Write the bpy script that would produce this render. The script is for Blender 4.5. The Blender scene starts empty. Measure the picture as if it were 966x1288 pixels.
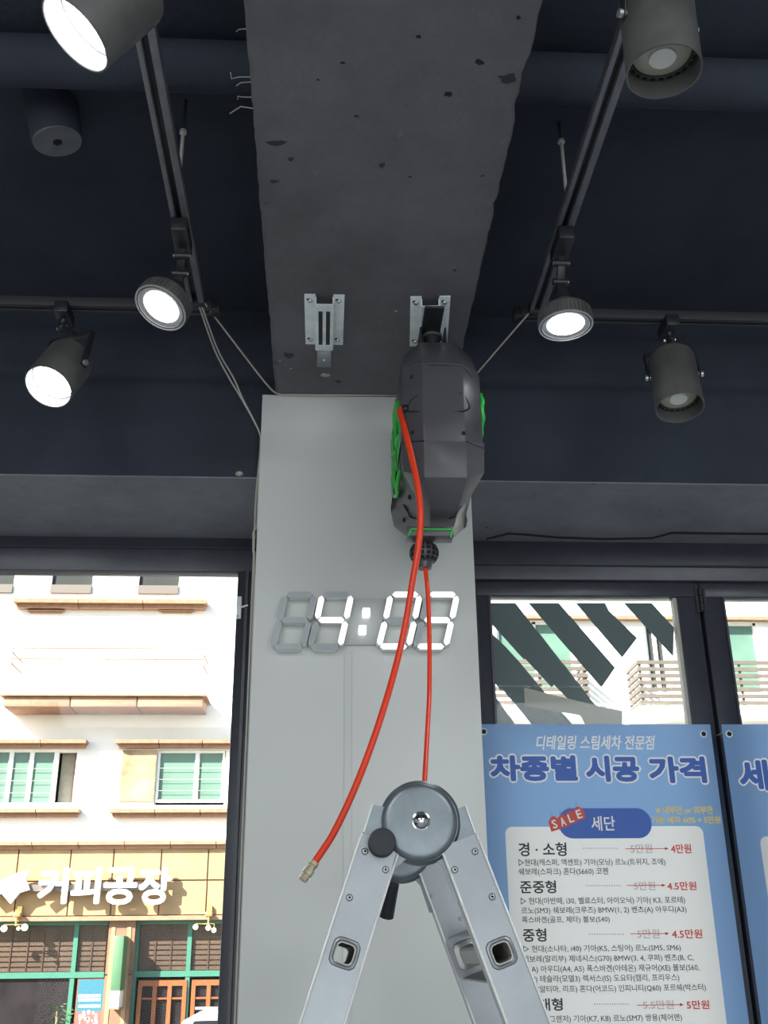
import bpy, bmesh, math, random
from mathutils import Vector, Matrix, noise
random.seed(7)
PI = math.pi
S = bpy.context.scene
COL = S.collection

# ---------------------------------------------------------------- camera, sky, sun, big lights, exposure
YAW, PITCH, ROLL, F = math.radians(3.3707), math.radians(22.954), math.radians(-0.6393), 1328.0
CAM = Vector((0, 0, 1.6))
_f = Vector((math.sin(YAW) * math.cos(PITCH), math.cos(YAW) * math.cos(PITCH), math.sin(PITCH)))
_r = Vector((math.cos(YAW), -math.sin(YAW), 0))
_u = _r.cross(_f)
RT = _r * math.cos(ROLL) + _u * math.sin(ROLL)
UP = -_r * math.sin(ROLL) + _u * math.cos(ROLL)
FW = _f
cd = bpy.data.cameras.new('camera')
cam = bpy.data.objects.new('camera', cd)
COL.objects.link(cam)
cam.matrix_world = Matrix(((RT.x, UP.x, -FW.x, CAM.x), (RT.y, UP.y, -FW.y, CAM.y), (RT.z, UP.z, -FW.z, CAM.z), (0, 0, 0, 1)))
cd.sensor_fit = 'VERTICAL'
cd.sensor_height = 24.0
cd.lens = 24.0 * F / 1288.0
cd.clip_start = 0.02
cd.clip_end = 300
S.camera = cam

W = bpy.data.worlds.new('sky')
S.world = W
W.use_nodes = True
wn = W.node_tree.nodes
wl = W.node_tree.links
sky = wn.new('ShaderNodeTexSky')
sky.sky_type = 'NISHITA'
sky.sun_disc = False
sky.sun_elevation = math.radians(36)
sky.sun_rotation = math.radians(-125)
bg = wn['Background']
bg.inputs[1].default_value = 0.40
wl.new(sky.outputs[0], bg.inputs[0])

sd = bpy.data.lights.new('sun', 'SUN')
sd.energy = 19.0
sd.angle = math.radians(0.6)
sd.color = (1.0, 0.93, 0.84)
so = bpy.data.objects.new('sun', sd)
COL.objects.link(so)
so.rotation_euler = Vector((0.27, 0.25, -0.25)).to_track_quat('-Z', 'Y').to_euler()
so.location = (-10, -10, 14)


def area(name, loc, direction, sx, sy, power, color):
    d = bpy.data.lights.new(name, 'AREA')
    d.shape = 'RECTANGLE'
    d.size = sx
    d.size_y = sy
    d.energy = power
    d.color = color
    o = bpy.data.objects.new(name, d)
    COL.objects.link(o)
    o.location = loc
    o.rotation_euler = Vector(direction).to_track_quat('-Z', 'Z').to_euler()
    return o


area('rear_daylight', (0.2, -3.3, 1.35), (0, 1, 0.03), 4.6, 2.3, 82, (0.90, 0.96, 1.0))
PANEL_SPOTS = ((-1.0, -0.8), (1.5, -0.8))
for px_, py_ in PANEL_SPOTS:
    area('ceiling_lamp_light', (px_, py_, 2.98), (0.0, 0.30, -1), 1.1, 0.5, 38, (0.93, 0.97, 1.0))

S.view_settings.view_transform = 'Standard'
S.view_settings.look = 'None'
S.view_settings.exposure = 0.0
S.view_settings.gamma = 1.0
S.view_settings.use_curve_mapping = False


# ---------------------------------------------------------------- helpers
def ray(px, py):
    return (RT * ((px - 483) / F) + UP * ((644 - py) / F) + FW)


def at(px, py, Y):
    d = ray(px, py)
    return CAM + d * (Y / d.y)


def atz(px, py, z):
    d = ray(px, py)
    return CAM + d * ((z - 1.6) / d.z)


def axis_from(front, ex, ey, th):
    v = (front - CAM).normalized()
    q = Vector(RT * ex - UP * ey)
    q = (q - v * q.dot(v)).normalized()
    th = math.radians(th)
    return (-v * math.cos(th) + q * math.sin(th)).normalized()


MATS = {}


def mat(name, col, rough=0.6, metal=0.0, var=0.0, vscale=8.0, bump=0.0, bscale=60.0, emit=0.0, ecol=None, spec=0.5,
        trans=0.0, col2=None, detail=4.0, stretch=None):
    m = bpy.data.materials.new(name)
    MATS[name] = m
    m.use_nodes = True
    n, l = m.node_tree.nodes, m.node_tree.links
    b = n['Principled BSDF']
    b.inputs['Base Color'].default_value = (*col, 1)
    b.inputs['Roughness'].default_value = rough
    b.inputs['Metallic'].default_value = metal
    b.inputs['Specular IOR Level'].default_value = spec
    b.inputs['Transmission Weight'].default_value = trans
    if emit:
        b.inputs['Emission Color'].default_value = (*(ecol or col), 1)
        b.inputs['Emission Strength'].default_value = emit
    tc = None
    if var or bump:
        tc = n.new('ShaderNodeTexCoord')
        mp = n.new('ShaderNodeMapping')
        l.new(tc.outputs['Object'], mp.inputs[0])
        if stretch:
            mp.inputs['Scale'].default_value = stretch
    if var:
        t = n.new('ShaderNodeTexNoise')
        t.inputs['Scale'].default_value = vscale
        t.inputs['Detail'].default_value = detail
        t.inputs['Roughness'].default_value = 0.6
        l.new(mp.outputs[0], t.inputs['Vector'])
        r = n.new('ShaderNodeValToRGB')
        c2 = col2 or tuple(min(1, c * (1 + var)) for c in col)
        c1 = tuple(c * (1 - var) for c in col) if not col2 else col
        r.color_ramp.elements[0].position = 0.32
        r.color_ramp.elements[1].position = 0.68
        r.color_ramp.elements[0].color = (*c1, 1)
        r.color_ramp.elements[1].color = (*c2, 1)
        l.new(t.outputs['Fac'], r.inputs[0])
        l.new(r.outputs[0], b.inputs['Base Color'])
    if bump:
        t2 = n.new('ShaderNodeTexNoise')
        t2.inputs['Scale'].default_value = bscale
        t2.inputs['Detail'].default_value = 6
        l.new(mp.outputs[0], t2.inputs['Vector'])
        bp = n.new('ShaderNodeBump')
        bp.inputs['Strength'].default_value = bump
        bp.inputs['Distance'].default_value = 0.01
        l.new(t2.outputs['Fac'], bp.inputs['Height'])
        l.new(bp.outputs[0], b.inputs['Normal'])
    return m


def glass_mat(name, tint=(1, 1, 1), refl=0.06, rough=0.02):
    m = bpy.data.materials.new(name)
    MATS[name] = m
    m.use_nodes = True
    n, l = m.node_tree.nodes, m.node_tree.links
    n.remove(n['Principled BSDF'])
    tr = n.new('ShaderNodeBsdfTransparent')
    tr.inputs[0].default_value = (*tint, 1)
    gl = n.new('ShaderNodeBsdfGlossy')
    gl.inputs['Roughness'].default_value = rough
    fr = n.new('ShaderNodeFresnel')
    fr.inputs[0].default_value = 1.14
    mx = n.new('ShaderNodeMixShader')
    l.new(fr.outputs[0], mx.inputs[0])
    l.new(tr.outputs[0], mx.inputs[1])
    l.new(gl.outputs[0], mx.inputs[2])
    l.new(mx.outputs[0], n['Material Output'].inputs[0])
    return m


def cloth_mat(name, col, mixf=0.35):
    m = bpy.data.materials.new(name)
    MATS[name] = m
    m.use_nodes = True
    n, l = m.node_tree.nodes, m.node_tree.links
    b = n['Principled BSDF']
    b.inputs['Base Color'].default_value = (*col, 1)
    b.inputs['Roughness'].default_value = 0.45
    b.inputs['Specular IOR Level'].default_value = 0.3
    t = n.new('ShaderNodeBsdfTranslucent')
    t.inputs[0].default_value = (*col, 1)
    mx = n.new('ShaderNodeMixShader')
    mx.inputs[0].default_value = mixf
    l.new(b.outputs[0], mx.inputs[1])
    l.new(t.outputs[0], mx.inputs[2])
    l.new(mx.outputs[0], n['Material Output'].inputs[0])
    return m


def pitted_concrete(name, base, dark, light):
    """painted rough concrete: broad mottling, trowel grain and small missing chips"""
    m = mat(name, base, rough=0.75, bump=0.25, bscale=70, spec=0.35)
    n, l = m.node_tree.nodes, m.node_tree.links
    b = n['Principled BSDF']
    tc = n.new('ShaderNodeTexCoord')
    t = n.new('ShaderNodeTexNoise'); t.inputs['Scale'].default_value = 3.5; t.inputs['Detail'].default_value = 8
    t.inputs['Roughness'].default_value = 0.7
    l.new(tc.outputs['Object'], t.inputs['Vector'])
    r = n.new('ShaderNodeValToRGB')
    r.color_ramp.elements[0].position = 0.3; r.color_ramp.elements[0].color = (*[c * 0.78 for c in base], 1)
    r.color_ramp.elements[1].position = 0.7; r.color_ramp.elements[1].color = (*[c * 1.25 for c in base], 1)
    l.new(t.outputs['Fac'], r.inputs[0])
    # chips
    v = n.new('ShaderNodeTexNoise'); v.inputs['Scale'].default_value = 11; v.inputs['Detail'].default_value = 5
    v.inputs['Roughness'].default_value = 0.62
    l.new(tc.outputs['Object'], v.inputs['Vector'])
    r2 = n.new('ShaderNodeValToRGB')
    r2.color_ramp.elements[0].position = 0.70; r2.color_ramp.elements[0].color = (0, 0, 0, 1)
    r2.color_ramp.elements[1].position = 0.73; r2.color_ramp.elements[1].color = (1, 1, 1, 1)
    l.new(v.outputs['Fac'], r2.inputs[0])
    mx = n.new('ShaderNodeMix'); mx.data_type = 'RGBA'
    l.new(r2.outputs[0], mx.inputs['Factor'])
    l.new(r.outputs[0], mx.inputs['A'])
    mx.inputs['B'].default_value = (*dark, 1)
    # pale scuffs
    w = n.new('ShaderNodeTexNoise'); w.inputs['Scale'].default_value = 22; w.inputs['Detail'].default_value = 6
    mp = n.new('ShaderNodeMapping'); mp.inputs['Scale'].default_value = (1, 0.45, 1); mp.inputs['Location'].default_value = (4, 7, 1)
    l.new(tc.outputs['Object'], mp.inputs[0]); l.new(mp.outputs[0], w.inputs['Vector'])
    r3 = n.new('ShaderNodeValToRGB')
    r3.color_ramp.elements[0].position = 0.69; r3.color_ramp.elements[0].color = (0, 0, 0, 1)
    r3.color_ramp.elements[1].position = 0.78; r3.color_ramp.elements[1].color = (1, 1, 1, 1)
    l.new(w.outputs['Fac'], r3.inputs[0])
    mx2 = n.new('ShaderNodeMix'); mx2.data_type = 'RGBA'
    l.new(r3.outputs[0], mx2.inputs['Factor'])
    l.new(mx.outputs['Result'], mx2.inputs['A'])
    mx2.inputs['B'].default_value = (*light, 1)
    l.new(mx2.outputs['Result'], b.inputs['Base Color'])
    return m


ORG = {}


class MB:
    def __init__(s):
        s.v = []
        s.f = []

    def add(s, vs, fs):
        o = len(s.v)
        s.v += [Vector(v) for v in vs]
        s.f += [tuple(i + o for i in f) for f in fs]
        return s

    def box(s, x0, x1, y0, y1, z0, z1):
        return s.add([(x, y, z) for z in (z0, z1) for y in (y0, y1) for x in (x0, x1)],
                     [(0, 2, 3, 1), (4, 5, 7, 6), (0, 1, 5, 4), (2, 6, 7, 3), (0, 4, 6, 2), (1, 3, 7, 5)])

    def obox(s, c, ax, ay, az, hx, hy, hz):
        c = Vector(c)
        vs = [c + ax * (hx * i) + ay * (hy * j) + az * (hz * k) for k in (-1, 1) for j in (-1, 1) for i in (-1, 1)]
        fs = [(0, 2, 3, 1), (4, 5, 7, 6), (0, 1, 5, 4), (2, 6, 7, 3), (0, 4, 6, 2), (1, 3, 7, 5)]
        return s.add(vs, fs)

    def beam(s, a, b, w, h, up=(0, 0, 1)):
        a, b = Vector(a), Vector(b)
        d = (b - a).normalized()
        x = d.cross(Vector(up)).normalized()
        z = x.cross(d)
        return s.obox((a + b) / 2, x, d, z, w / 2, (b - a).length / 2, h / 2)

    def cyl(s, a, b, r0, r1=None, n=16, caps=True):
        a, b = Vector(a), Vector(b)
        return s.lathe(a, (b - a), [(0, r0), (1, r0 if r1 is None else r1)], n, caps, unit=False)

    def lathe(s, o, axis, prof, n=24, caps=True, unit=True):
        """prof: list of (distance along axis, radius)"""
        o, axis = Vector(o), Vector(axis)
        ax = axis.normalized() if unit else axis
        d = axis.normalized()
        x = d.orthogonal().normalized()
        y = d.cross(x)
        vs, fs = [], []
        for t, r in prof:
            for k in range(n):
                a = 2 * PI * k / n
                vs.append(o + ax * t + x * (r * math.cos(a)) + y * (r * math.sin(a)))
        m = len(prof)
        for i in range(m - 1):
            for k in range(n):
                k2 = (k + 1) % n
                fs.append((i * n + k, i * n + k2, (i + 1) * n + k2, (i + 1) * n + k))
        if caps:
            fs.append(tuple(range(n - 1, -1, -1)))
            fs.append(tuple((m - 1) * n + k for k in range(n)))
        return s.add(vs, fs)

    def tube(s, pts, r, n=8, caps=True):
        pts = [Vector(p) for p in pts]
        rr = r if isinstance(r, (list, tuple)) else [r] * len(pts)
        d0 = (pts[1] - pts[0]).normalized()
        x = d0.orthogonal().normalized()
        vs, fs = [], []
        for i, p in enumerate(pts):
            d = (pts[min(i + 1, len(pts) - 1)] - pts[max(i - 1, 0)]).normalized()
            x = (x - d * x.dot(d)).normalized()
            y = d.cross(x)
            for k in range(n):
                a = 2 * PI * k / n
                vs.append(p + (x * math.cos(a) + y * math.sin(a)) * rr[i])
        for i in range(len(pts) - 1):
            for k in range(n):
                k2 = (k + 1) % n
                fs.append((i * n + k, i * n + k2, (i + 1) * n + k2, (i + 1) * n + k))
        if caps:
            fs.append(tuple(range(n - 1, -1, -1)))
            fs.append(tuple((len(pts) - 1) * n + k for k in range(n)))
        return s.add(vs, fs)

    def prism(s, poly, off):
        """poly: list of 3-D points (planar), extruded by vector off"""
        n = len(poly)
        off = Vector(off)
        vs = [Vector(p) for p in poly] + [Vector(p) + off for p in poly]
        fs = [tuple(range(n)), tuple(range(2 * n - 1, n - 1, -1))]
        fs += [(i, i + n, (i + 1) % n + n, (i + 1) % n) for i in range(n)]
        return s.add(vs, fs)

    def sphere(s, c, r, n=12, m=8, sz=1.0):
        c = Vector(c)
        return s.lathe(c - Vector((0, 0, r * sz)), (0, 0, 1),
                       [(r * sz * (1 - math.cos(PI * i / m)), max(r * math.sin(PI * i / m), 1e-4)) for i in range(m + 1)], n)

    def build(s, name, m, parent=None, smooth=False, bevel=0.0, base=None, seg=2):
        if parent is not None:
            org = ORG[parent.name]
        elif base is not None:
            org = Vector(base)
        else:
            lo = Vector([min(v[i] for v in s.v) for i in range(3)])
            hi = Vector([max(v[i] for v in s.v) for i in range(3)])
            org = Vector(((lo.x + hi.x) / 2, (lo.y + hi.y) / 2, lo.z))
        me = bpy.data.meshes.new(name)
        me.from_pydata([tuple(v - org) for v in s.v], [], s.f)
        bm = bmesh.new()
        bm.from_mesh(me)
        bmesh.ops.recalc_face_normals(bm, faces=bm.faces)
        if bevel:
            es = [e for e in bm.edges if len(e.link_faces) == 2 and e.calc_face_angle(0) > 0.6]
            bmesh.ops.bevel(bm, geom=es, offset=bevel, segments=seg, affect='EDGES', profile=0.5, clamp_overlap=True)
        bm.to_mesh(me)
        bm.free()
        if smooth or bevel:
            me.shade_smooth()
            me.set_sharp_from_angle(angle=math.radians(38))
        me.materials.append(m if not isinstance(m, str) else MATS[m])
        o = bpy.data.objects.new(name, me)
        COL.objects.link(o)
        if parent is not None:
            o.parent = parent
        else:
            o.location = org
        ORG[o.name] = org
        return o


def tag(o, label=None, cat=None, group=None, kind=None):
    if label: o['label'] = label
    if cat: o['category'] = cat
    if group: o['group'] = group
    if kind: o['kind'] = kind
    return o


def thing(name, loc, label, cat, group=None):
    o = bpy.data.objects.new(name, None)
    COL.objects.link(o)
    o.empty_display_size = 0.05
    o.location = loc
    ORG[o.name] = Vector(loc)
    return tag(o, label, cat, group)


def struct(o):
    o['kind'] = 'structure'
    return o


def bezpts(pts, n=8):
    """Catmull-Rom through pts"""
    P = [Vector(p) for p in pts]
    P = [P[0] * 2 - P[1]] + P + [P[-1] * 2 - P[-2]]
    out = []
    for i in range(1, len(P) - 2):
        for k in range(n):
            t = k / n
            a, b, c, d = P[i - 1], P[i], P[i + 1], P[i + 2]
            out.append(0.5 * ((2 * b) + (c - a) * t + (2 * a - 5 * b + 4 * c - d) * t * t + (3 * b - a - 3 * c + d) * t ** 3))
    out.append(P[-2])
    return out


def text_geo(body, offset=0.0, res=2, shear=0.0):
    c = bpy.data.curves.new('t', 'FONT')
    c.body = body
    c.resolution_u = res
    c.offset = offset
    c.shear = shear
    c.size = 1.0
    o = bpy.data.objects.new('t', c)
    COL.objects.link(o)
    dg = bpy.context.evaluated_depsgraph_get()
    me = bpy.data.meshes.new_from_object(o.evaluated_get(dg))
    vs = [tuple(v.co) for v in me.vertices]
    fs = [tuple(p.vertices) for p in me.polygons]
    bpy.data.objects.remove(o)
    bpy.data.curves.remove(c)
    bpy.data.meshes.remove(me)
    return vs, fs


def put_text(body, box, Y, bold=0.0, depth=0.0, rot=0.0, shear=0.0, res=2, offset=0.0):
    """lettering filling the rectangle (photo pixels) on the vertical plane at depth Y; bold = stroke growth in metres"""
    vs, fs = text_geo(body, offset, res, shear)
    x0, y0, x1, y1 = box
    xm, ym = (x0 + x1) / 2, (y0 + y1) / 2
    X0, X1 = at(x0, ym, Y).x + bold, at(x1, ym, Y).x - bold
    Z1, Z0 = at(xm, y0, Y).z - bold, at(xm, y1, Y).z + bold
    ux0, ux1 = min(v[0] for v in vs), max(v[0] for v in vs)
    uy0, uy1 = min(v[1] for v in vs), max(v[1] for v in vs)
    sx, sy = (X1 - X0) / (ux1 - ux0), (Z1 - Z0) / (uy1 - uy0)
    cx, cz = (X0 + X1) / 2, (Z0 + Z1) / 2
    base = []
    for v in vs:
        a, b = X0 + (v[0] - ux0) * sx - cx, Z0 + (v[1] - uy0) * sy - cz
        base.append((a * math.cos(rot) - b * math.sin(rot), a * math.sin(rot) + b * math.cos(rot)))
    cnt = set()
    if depth:
        for f in fs:
            for i in range(len(f)):
                cnt.add((f[i], f[(i + 1) % len(f)]))
    shifts = [(0, 0)]
    if bold:
        nb = 12
        shifts += [(bold * math.cos(2 * PI * k / nb), bold * math.sin(2 * PI * k / nb)) for k in range(nb)]
    m = MB()
    for q, (dx, dz_) in enumerate(shifts):
        yq = Y + q * 0.000012
        out = [Vector((cx + a + dx, yq, cz + b + dz_)) for a, b in base]
        o = len(m.v)
        m.v += out
        m.f += [tuple(i + o for i in f) for f in fs]
        if depth:
            n = len(out)
            m.v += [v + Vector((0, depth, 0)) for v in out]
            m.f += [tuple(o + n + i for i in reversed(f)) for f in fs]
            for (a, b) in cnt:
                if (b, a) not in cnt:
                    m.f.append((o + b, o + a, o + a + n, o + b + n))
    return m


# ---------------------------------------------------------------- materials
pitted_concrete('beam_paint', (0.132, 0.130, 0.138), (0.02, 0.022, 0.028), (0.22, 0.22, 0.22))
pitted_concrete('window_beam_underlit', (0.21, 0.21, 0.235), (0.015, 0.016, 0.02), (0.12, 0.12, 0.12))  # beam underside: light from floor and street put into a lighter colour
mat('ceiling_paint', (0.030, 0.038, 0.056), 0.85, var=0.25, vscale=2.5, bump=0.3, bscale=40)
mat('pillar_paint', (0.70, 0.72, 0.69), 0.42, var=0.02, vscale=1.5, bump=0.03, bscale=25)
mat('wall_paint', (0.55, 0.56, 0.55), 0.7, var=0.05)
mat('floor_epoxy', (0.32, 0.33, 0.34), 0.35, var=0.1, vscale=3)
mat('frame_black', (0.045, 0.048, 0.063), 0.33, var=0.12, vscale=20, bump=0.03, bscale=90)
mat('track_metal_lit', (0.19, 0.19, 0.21), 0.45, metal=0.35, var=0.15, vscale=30)  # tracks running away: the light on them is put into this lighter tone
mat('can_dark', (0.11, 0.11, 0.105), 0.55, metal=0.2, var=0.25, vscale=14, bump=0.05)
mat('can_inner', (0.10, 0.10, 0.10), 0.4, metal=0.3)
mat('black_plastic', (0.022, 0.022, 0.026), 0.4, var=0.1, vscale=20)
mat('lamp_glass_off', (0.52, 0.50, 0.40), 0.25, var=0.12, vscale=12)
mat('lamp_chip', (0.80, 0.80, 0.74), 0.3)
mat('lamp_on', (1, 1, 1), 0.4, emit=16.0, ecol=(0.93, 0.96, 1.0))
mat('lamp_rim', (0.55, 0.55, 0.56), 0.35, metal=0.5)
mat('steel', (0.55, 0.57, 0.58), 0.38, metal=0.75, var=0.12, vscale=25)
mat('zinc', (0.86, 0.91, 0.92), 0.40, metal=0.05, var=0.10, vscale=30)
mat('rod_white', (0.55, 0.56, 0.52), 0.5, metal=0.3, var=0.15, vscale=80)
mat('dark_hole', (0.006, 0.006, 0.008), 0.8)
mat('reel_plastic', (0.080, 0.078, 0.087), 0.33, var=0.10, vscale=8, bump=0.06, bscale=220)
mat('reel_line', (0.012, 0.012, 0.014), 0.5)
mat('reel_green', (0.04, 0.52, 0.07), 0.25, var=0.1, vscale=30)
mat('hose_red', (0.88, 0.055, 0.012), 0.32, var=0.05, vscale=40)
mat('brass', (0.66, 0.58, 0.42), 0.42, metal=0.6, var=0.3, vscale=120)
mat('cable_white', (0.50, 0.48, 0.42), 0.5)
mat('clock_body', (0.78, 0.80, 0.78), 0.4)
mat('clock_off', (0.46, 0.49, 0.51), 0.35)
mat('clock_on', (1, 1, 1), 0.4, emit=1.15, ecol=(0.95, 0.95, 1.0))
mat('clock_plate', (0.50, 0.52, 0.50), 0.2)
mat('aluminium', (0.265, 0.28, 0.295), 0.36, metal=0.8, var=0.10, vscale=9, bump=0.04, bscale=14)
mat('rung_metal', (0.46, 0.45, 0.41), 0.5, metal=0.2)
mat('chrome', (0.75, 0.76, 0.77), 0.14, metal=1.0)
mat('aluminium_edge', (0.50, 0.50, 0.49), 0.35, metal=0.6)
mat('hinge_steel', (0.215, 0.245, 0.265), 0.38, metal=0.7, var=0.14, vscale=22, bump=0.03, bscale=30)
mat('knob_black', (0.018, 0.020, 0.028), 0.55)
mat('putty', (0.40, 0.38, 0.32), 0.8, var=0.3, vscale=80)
cloth_mat('banner_blue', (0.25, 0.42, 0.70), 0.40)
cloth_mat('banner_white', (0.84, 0.84, 0.83), 0.42)
mat('track_metal_shaded', (0.035, 0.036, 0.042), 0.6)  # crossing tracks: same metal, their shade put into the colour
mat('bright_sleeve', (0.85, 0.86, 0.88), 0.35)  # pale lining added only in lit cans, so their inside looks bright
mat('dark_steel', (0.13, 0.14, 0.145), 0.4, metal=0.3)
mat('print_blue', (0.05, 0.14, 0.52), 0.5)
mat('print_white', (0.95, 0.96, 0.96), 0.5)
mat('print_black', (0.015, 0.015, 0.02), 0.5)
mat('print_grey', (0.04, 0.04, 0.045), 0.5)
mat('print_fade', (0.58, 0.48, 0.46), 0.5)
mat('print_red', (0.70, 0.085, 0.06), 0.5)
mat('print_yellow', (0.78, 0.66, 0.26), 0.5)
mat('film', (0.12, 0.155, 0.16), 0.5, var=0.08, vscale=8)
mat('film_beige', (0.50, 0.47, 0.41), 0.6)
glass_mat('window_glass', (0.97, 0.99, 0.98))
mat('stucco', (0.88, 0.86, 0.81), 0.9, var=0.04, vscale=1.5, bump=0.1, bscale=20)
mat('stucco_white', (0.84, 0.83, 0.79), 0.9, var=0.04, vscale=1.5)
mat('moulding', (0.33, 0.19, 0.12), 0.85, var=0.15, vscale=10)
mat('fascia_stone', (0.37, 0.245, 0.125), 0.8, var=0.10, vscale=4, bump=0.1, bscale=15)
mat('column_stone', (0.23, 0.125, 0.075), 0.8, var=0.15, vscale=5)
mat('green_frame', (0.04, 0.17, 0.115), 0.5, var=0.08, vscale=6)
mat('orange_wood', (0.27, 0.08, 0.02), 0.5, var=0.2, vscale=8, stretch=(4, 4, 0.6))
mat('shade_glass', (0.022, 0.018, 0.02), 0.3, var=0.4, vscale=1.2, spec=0.15)
mat('teal_glass', (0.11, 0.20, 0.155), 0.4, var=0.15, vscale=1.0)
mat('grey_glass', (0.045, 0.05, 0.048), 0.5, var=0.1, vscale=1.5, spec=0.1)
mat('sill_grey', (0.14, 0.12, 0.105), 0.7)
mat('upvc', (0.82, 0.82, 0.80), 0.4)
mat('blind_wood', (0.095, 0.05, 0.034), 0.6, var=0.2, vscale=3)
mat('blind_cord', (0.07, 0.03, 0.02), 0.7)
mat('sign_white', (0.85, 0.86, 0.86), 0.4)
mat('lantern_green', (0.08, 0.18, 0.09), 0.5, var=0.08)
mat('brass_bright', (0.60, 0.42, 0.16), 0.3, metal=0.7)
mat('globe', (1, 0.9, 0.7), 0.3, emit=2.0, ecol=(1, 0.92, 0.78))
mat('car_white', (0.80, 0.80, 0.80), 0.2)
mat('car_glass', (0.02, 0.02, 0.025), 0.08)
mat('asphalt', (0.10, 0.10, 0.10), 0.9, var=0.2, vscale=4)
mat('poster_teal', (0.025, 0.14, 0.20), 0.5)
mat('poster_red', (0.30, 0.10, 0.08), 0.5)
mat('rail_wood', (0.13, 0.11, 0.09), 0.7, var=0.1)
mat('leaf', (0.05, 0.11, 0.03), 0.6, var=0.3)
mat('room_beige', (0.45, 0.42, 0.34), 0.8, var=0.3, vscale=1.5)
mat('tyre', (0.02, 0.02, 0.02), 0.8)

# ---------------------------------------------------------------- the room
ZB = atz(430, 498, 99).z and at(430, 498, 2.25).z          # underside of the deep beam
ZC = 3.12                                                   # ceiling slab
PF = 2.25                                                   # pillar front
WP = 2.68                                                   # window plane
ZL = at(300, 600, 2.29).z                                   # underside of the beam over the windows
RX0, RX1, RY0 = -3.0, 3.6, -3.6

struct(MB().box(RX0 - 0.2, RX1 + 0.2, RY0 - 0.2, WP + 0.25, -0.2, 0).build('floor', 'floor_epoxy'))
struct(MB().box(RX0 - 0.2, RX1 + 0.2, RY0 - 0.2, WP + 0.4, ZC, ZC + 0.3).build('ceiling', 'ceiling_paint'))
struct(MB().box(RX0 - 0.2, RX0, RY0, WP + 0.3, 0, ZC).build('wall_left', 'wall_paint'))
struct(MB().box(RX1, RX1 + 0.2, RY0, WP + 0.3, 0, ZC).build('wall_right', 'wall_paint'))
struct(MB().box(RX0, RX1, RY0 - 0.2, RY0, 0, ZC).build('wall_back', 'wall_paint'))

# deep beam running away from the camera, ragged lower arrises
bxl, bxr = atz(348, 497, ZB).x, atz(683, 0, ZB).x
bl0, br0 = atz(309, 3, ZB).x, atz(583, 437, ZB).x
m = MB()
N = 420
y0b, y1b = RY0, PF
for i in range(N + 1):
    y = y0b + (y1b - y0b) * i / N
    nl = noise.noise(Vector((y * 22, 1.3, 0))) * 0.0015 + noise.noise(Vector((y * 90, 5.3, 0))) * 0.0018
    nr = noise.noise(Vector((y * 20, 8.1, 0))) * 0.0018 + noise.noise(Vector((y * 80, 2.7, 0))) * 0.0022
    bite = 0.0
    for yc, wd, dp in ((atz(651, 103, ZB).y, 0.03, 0.005), (atz(643, 135, ZB).y, 0.022, 0.005), (atz(622, 260, ZB).y, 0.012, 0.004)):
        bite += dp * math.exp(-((y - yc) / wd) ** 2)
    XL = (bxl + bl0) / 2 + nl
    XR = (bxr + br0) / 2 + nr - bite
    lift = abs(nl) * 1.5
    m.v += [Vector((XL - 0.004, y, ZC + 0.02)), Vector((XL - 0.003, y, ZB + 0.006 + lift)), Vector((XL + 0.004, y, ZB)),
            Vector((XR - 0.004 - bite * 0.5, y, ZB)), Vector((XR, y, ZB + 0.006 + abs(nr) + bite * 0.8)), Vector((XR + 0.003, y, ZC + 0.02))]
for i in range(N):
    a, b = i * 6, i * 6 + 6
    for k in range(5):
        m.f.append((a + k, a + k + 1, b + k + 1, b + k))
m.f.append((0, 1, 2, 3, 4, 5))
m.f.append(tuple(N * 6 + k for k in (5, 4, 3, 2, 1, 0)))
beam = struct(m.build('ceiling_beam', 'beam_paint'))
beam['label'] = 'grey painted concrete beam with chipped edges'
BX0, BX1 = (bxl + bl0) / 2, (bxr + br0) / 2


def blob(px, py, rx, ry, z, n=11, rough=0.25, up=0.0015):
    c = atz(px, py, z)
    pts = []
    for k in range(n):
        a = 2 * PI * k / n
        q = 1 + random.uniform(-rough, rough)
        pts.append(Vector((c.x + rx * q * math.cos(a), c.y + ry * q * math.sin(a), z - up)))
    return pts


# chips missing from the paint, each a shallow dark scar
for (px, py, rx, ry) in ((564, 118, 0.008, 0.006), (527, 46, 0.004, 0.003), (431, 79, 0.0035, 0.0025), (348, 180, 0.018, 0.006),
                         (640, 98, 0.014, 0.009), (366, 200, 0.005, 0.004), (603, 78, 0.006, 0.005), (480, 208, 0.005, 0.008),
                         (516, 222, 0.003, 0.002), (607, 221, 0.004, 0.002), (652, 22, 0.003, 0.003), (400, 100, 0.003, 0.002),
                         (345, 228, 0.009, 0.004), (362, 447, 0.010, 0.014), (449, 146, 0.004, 0.003), (572, 340, 0.003, 0.003)):
    MB().prism(blob(px, py, rx, ry, ZB, rough=0.4, up=0.0003), (0, 0, -0.0006)).build('paint_chip', 'dark_hole' if rx < 0.009 and py < 130 else 'ceiling_paint', beam)
for (px, py, rx, ry, mm) in ((409, 472, 0.012, 0.008, 'putty'), (498, 391, 0.0035, 0.003, 'putty'), (366, 463, 0.0025, 0.003, 'putty'),
                             (480, 400, 0.006, 0.0015, 'beam_paint'), (352, 453, 0.002, 0.003, 'putty')):
    MB().prism(blob(px, py, rx, ry, ZB, up=0.0003), (0, 0, -0.0008)).build('putty_patch', mm, beam)

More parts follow.
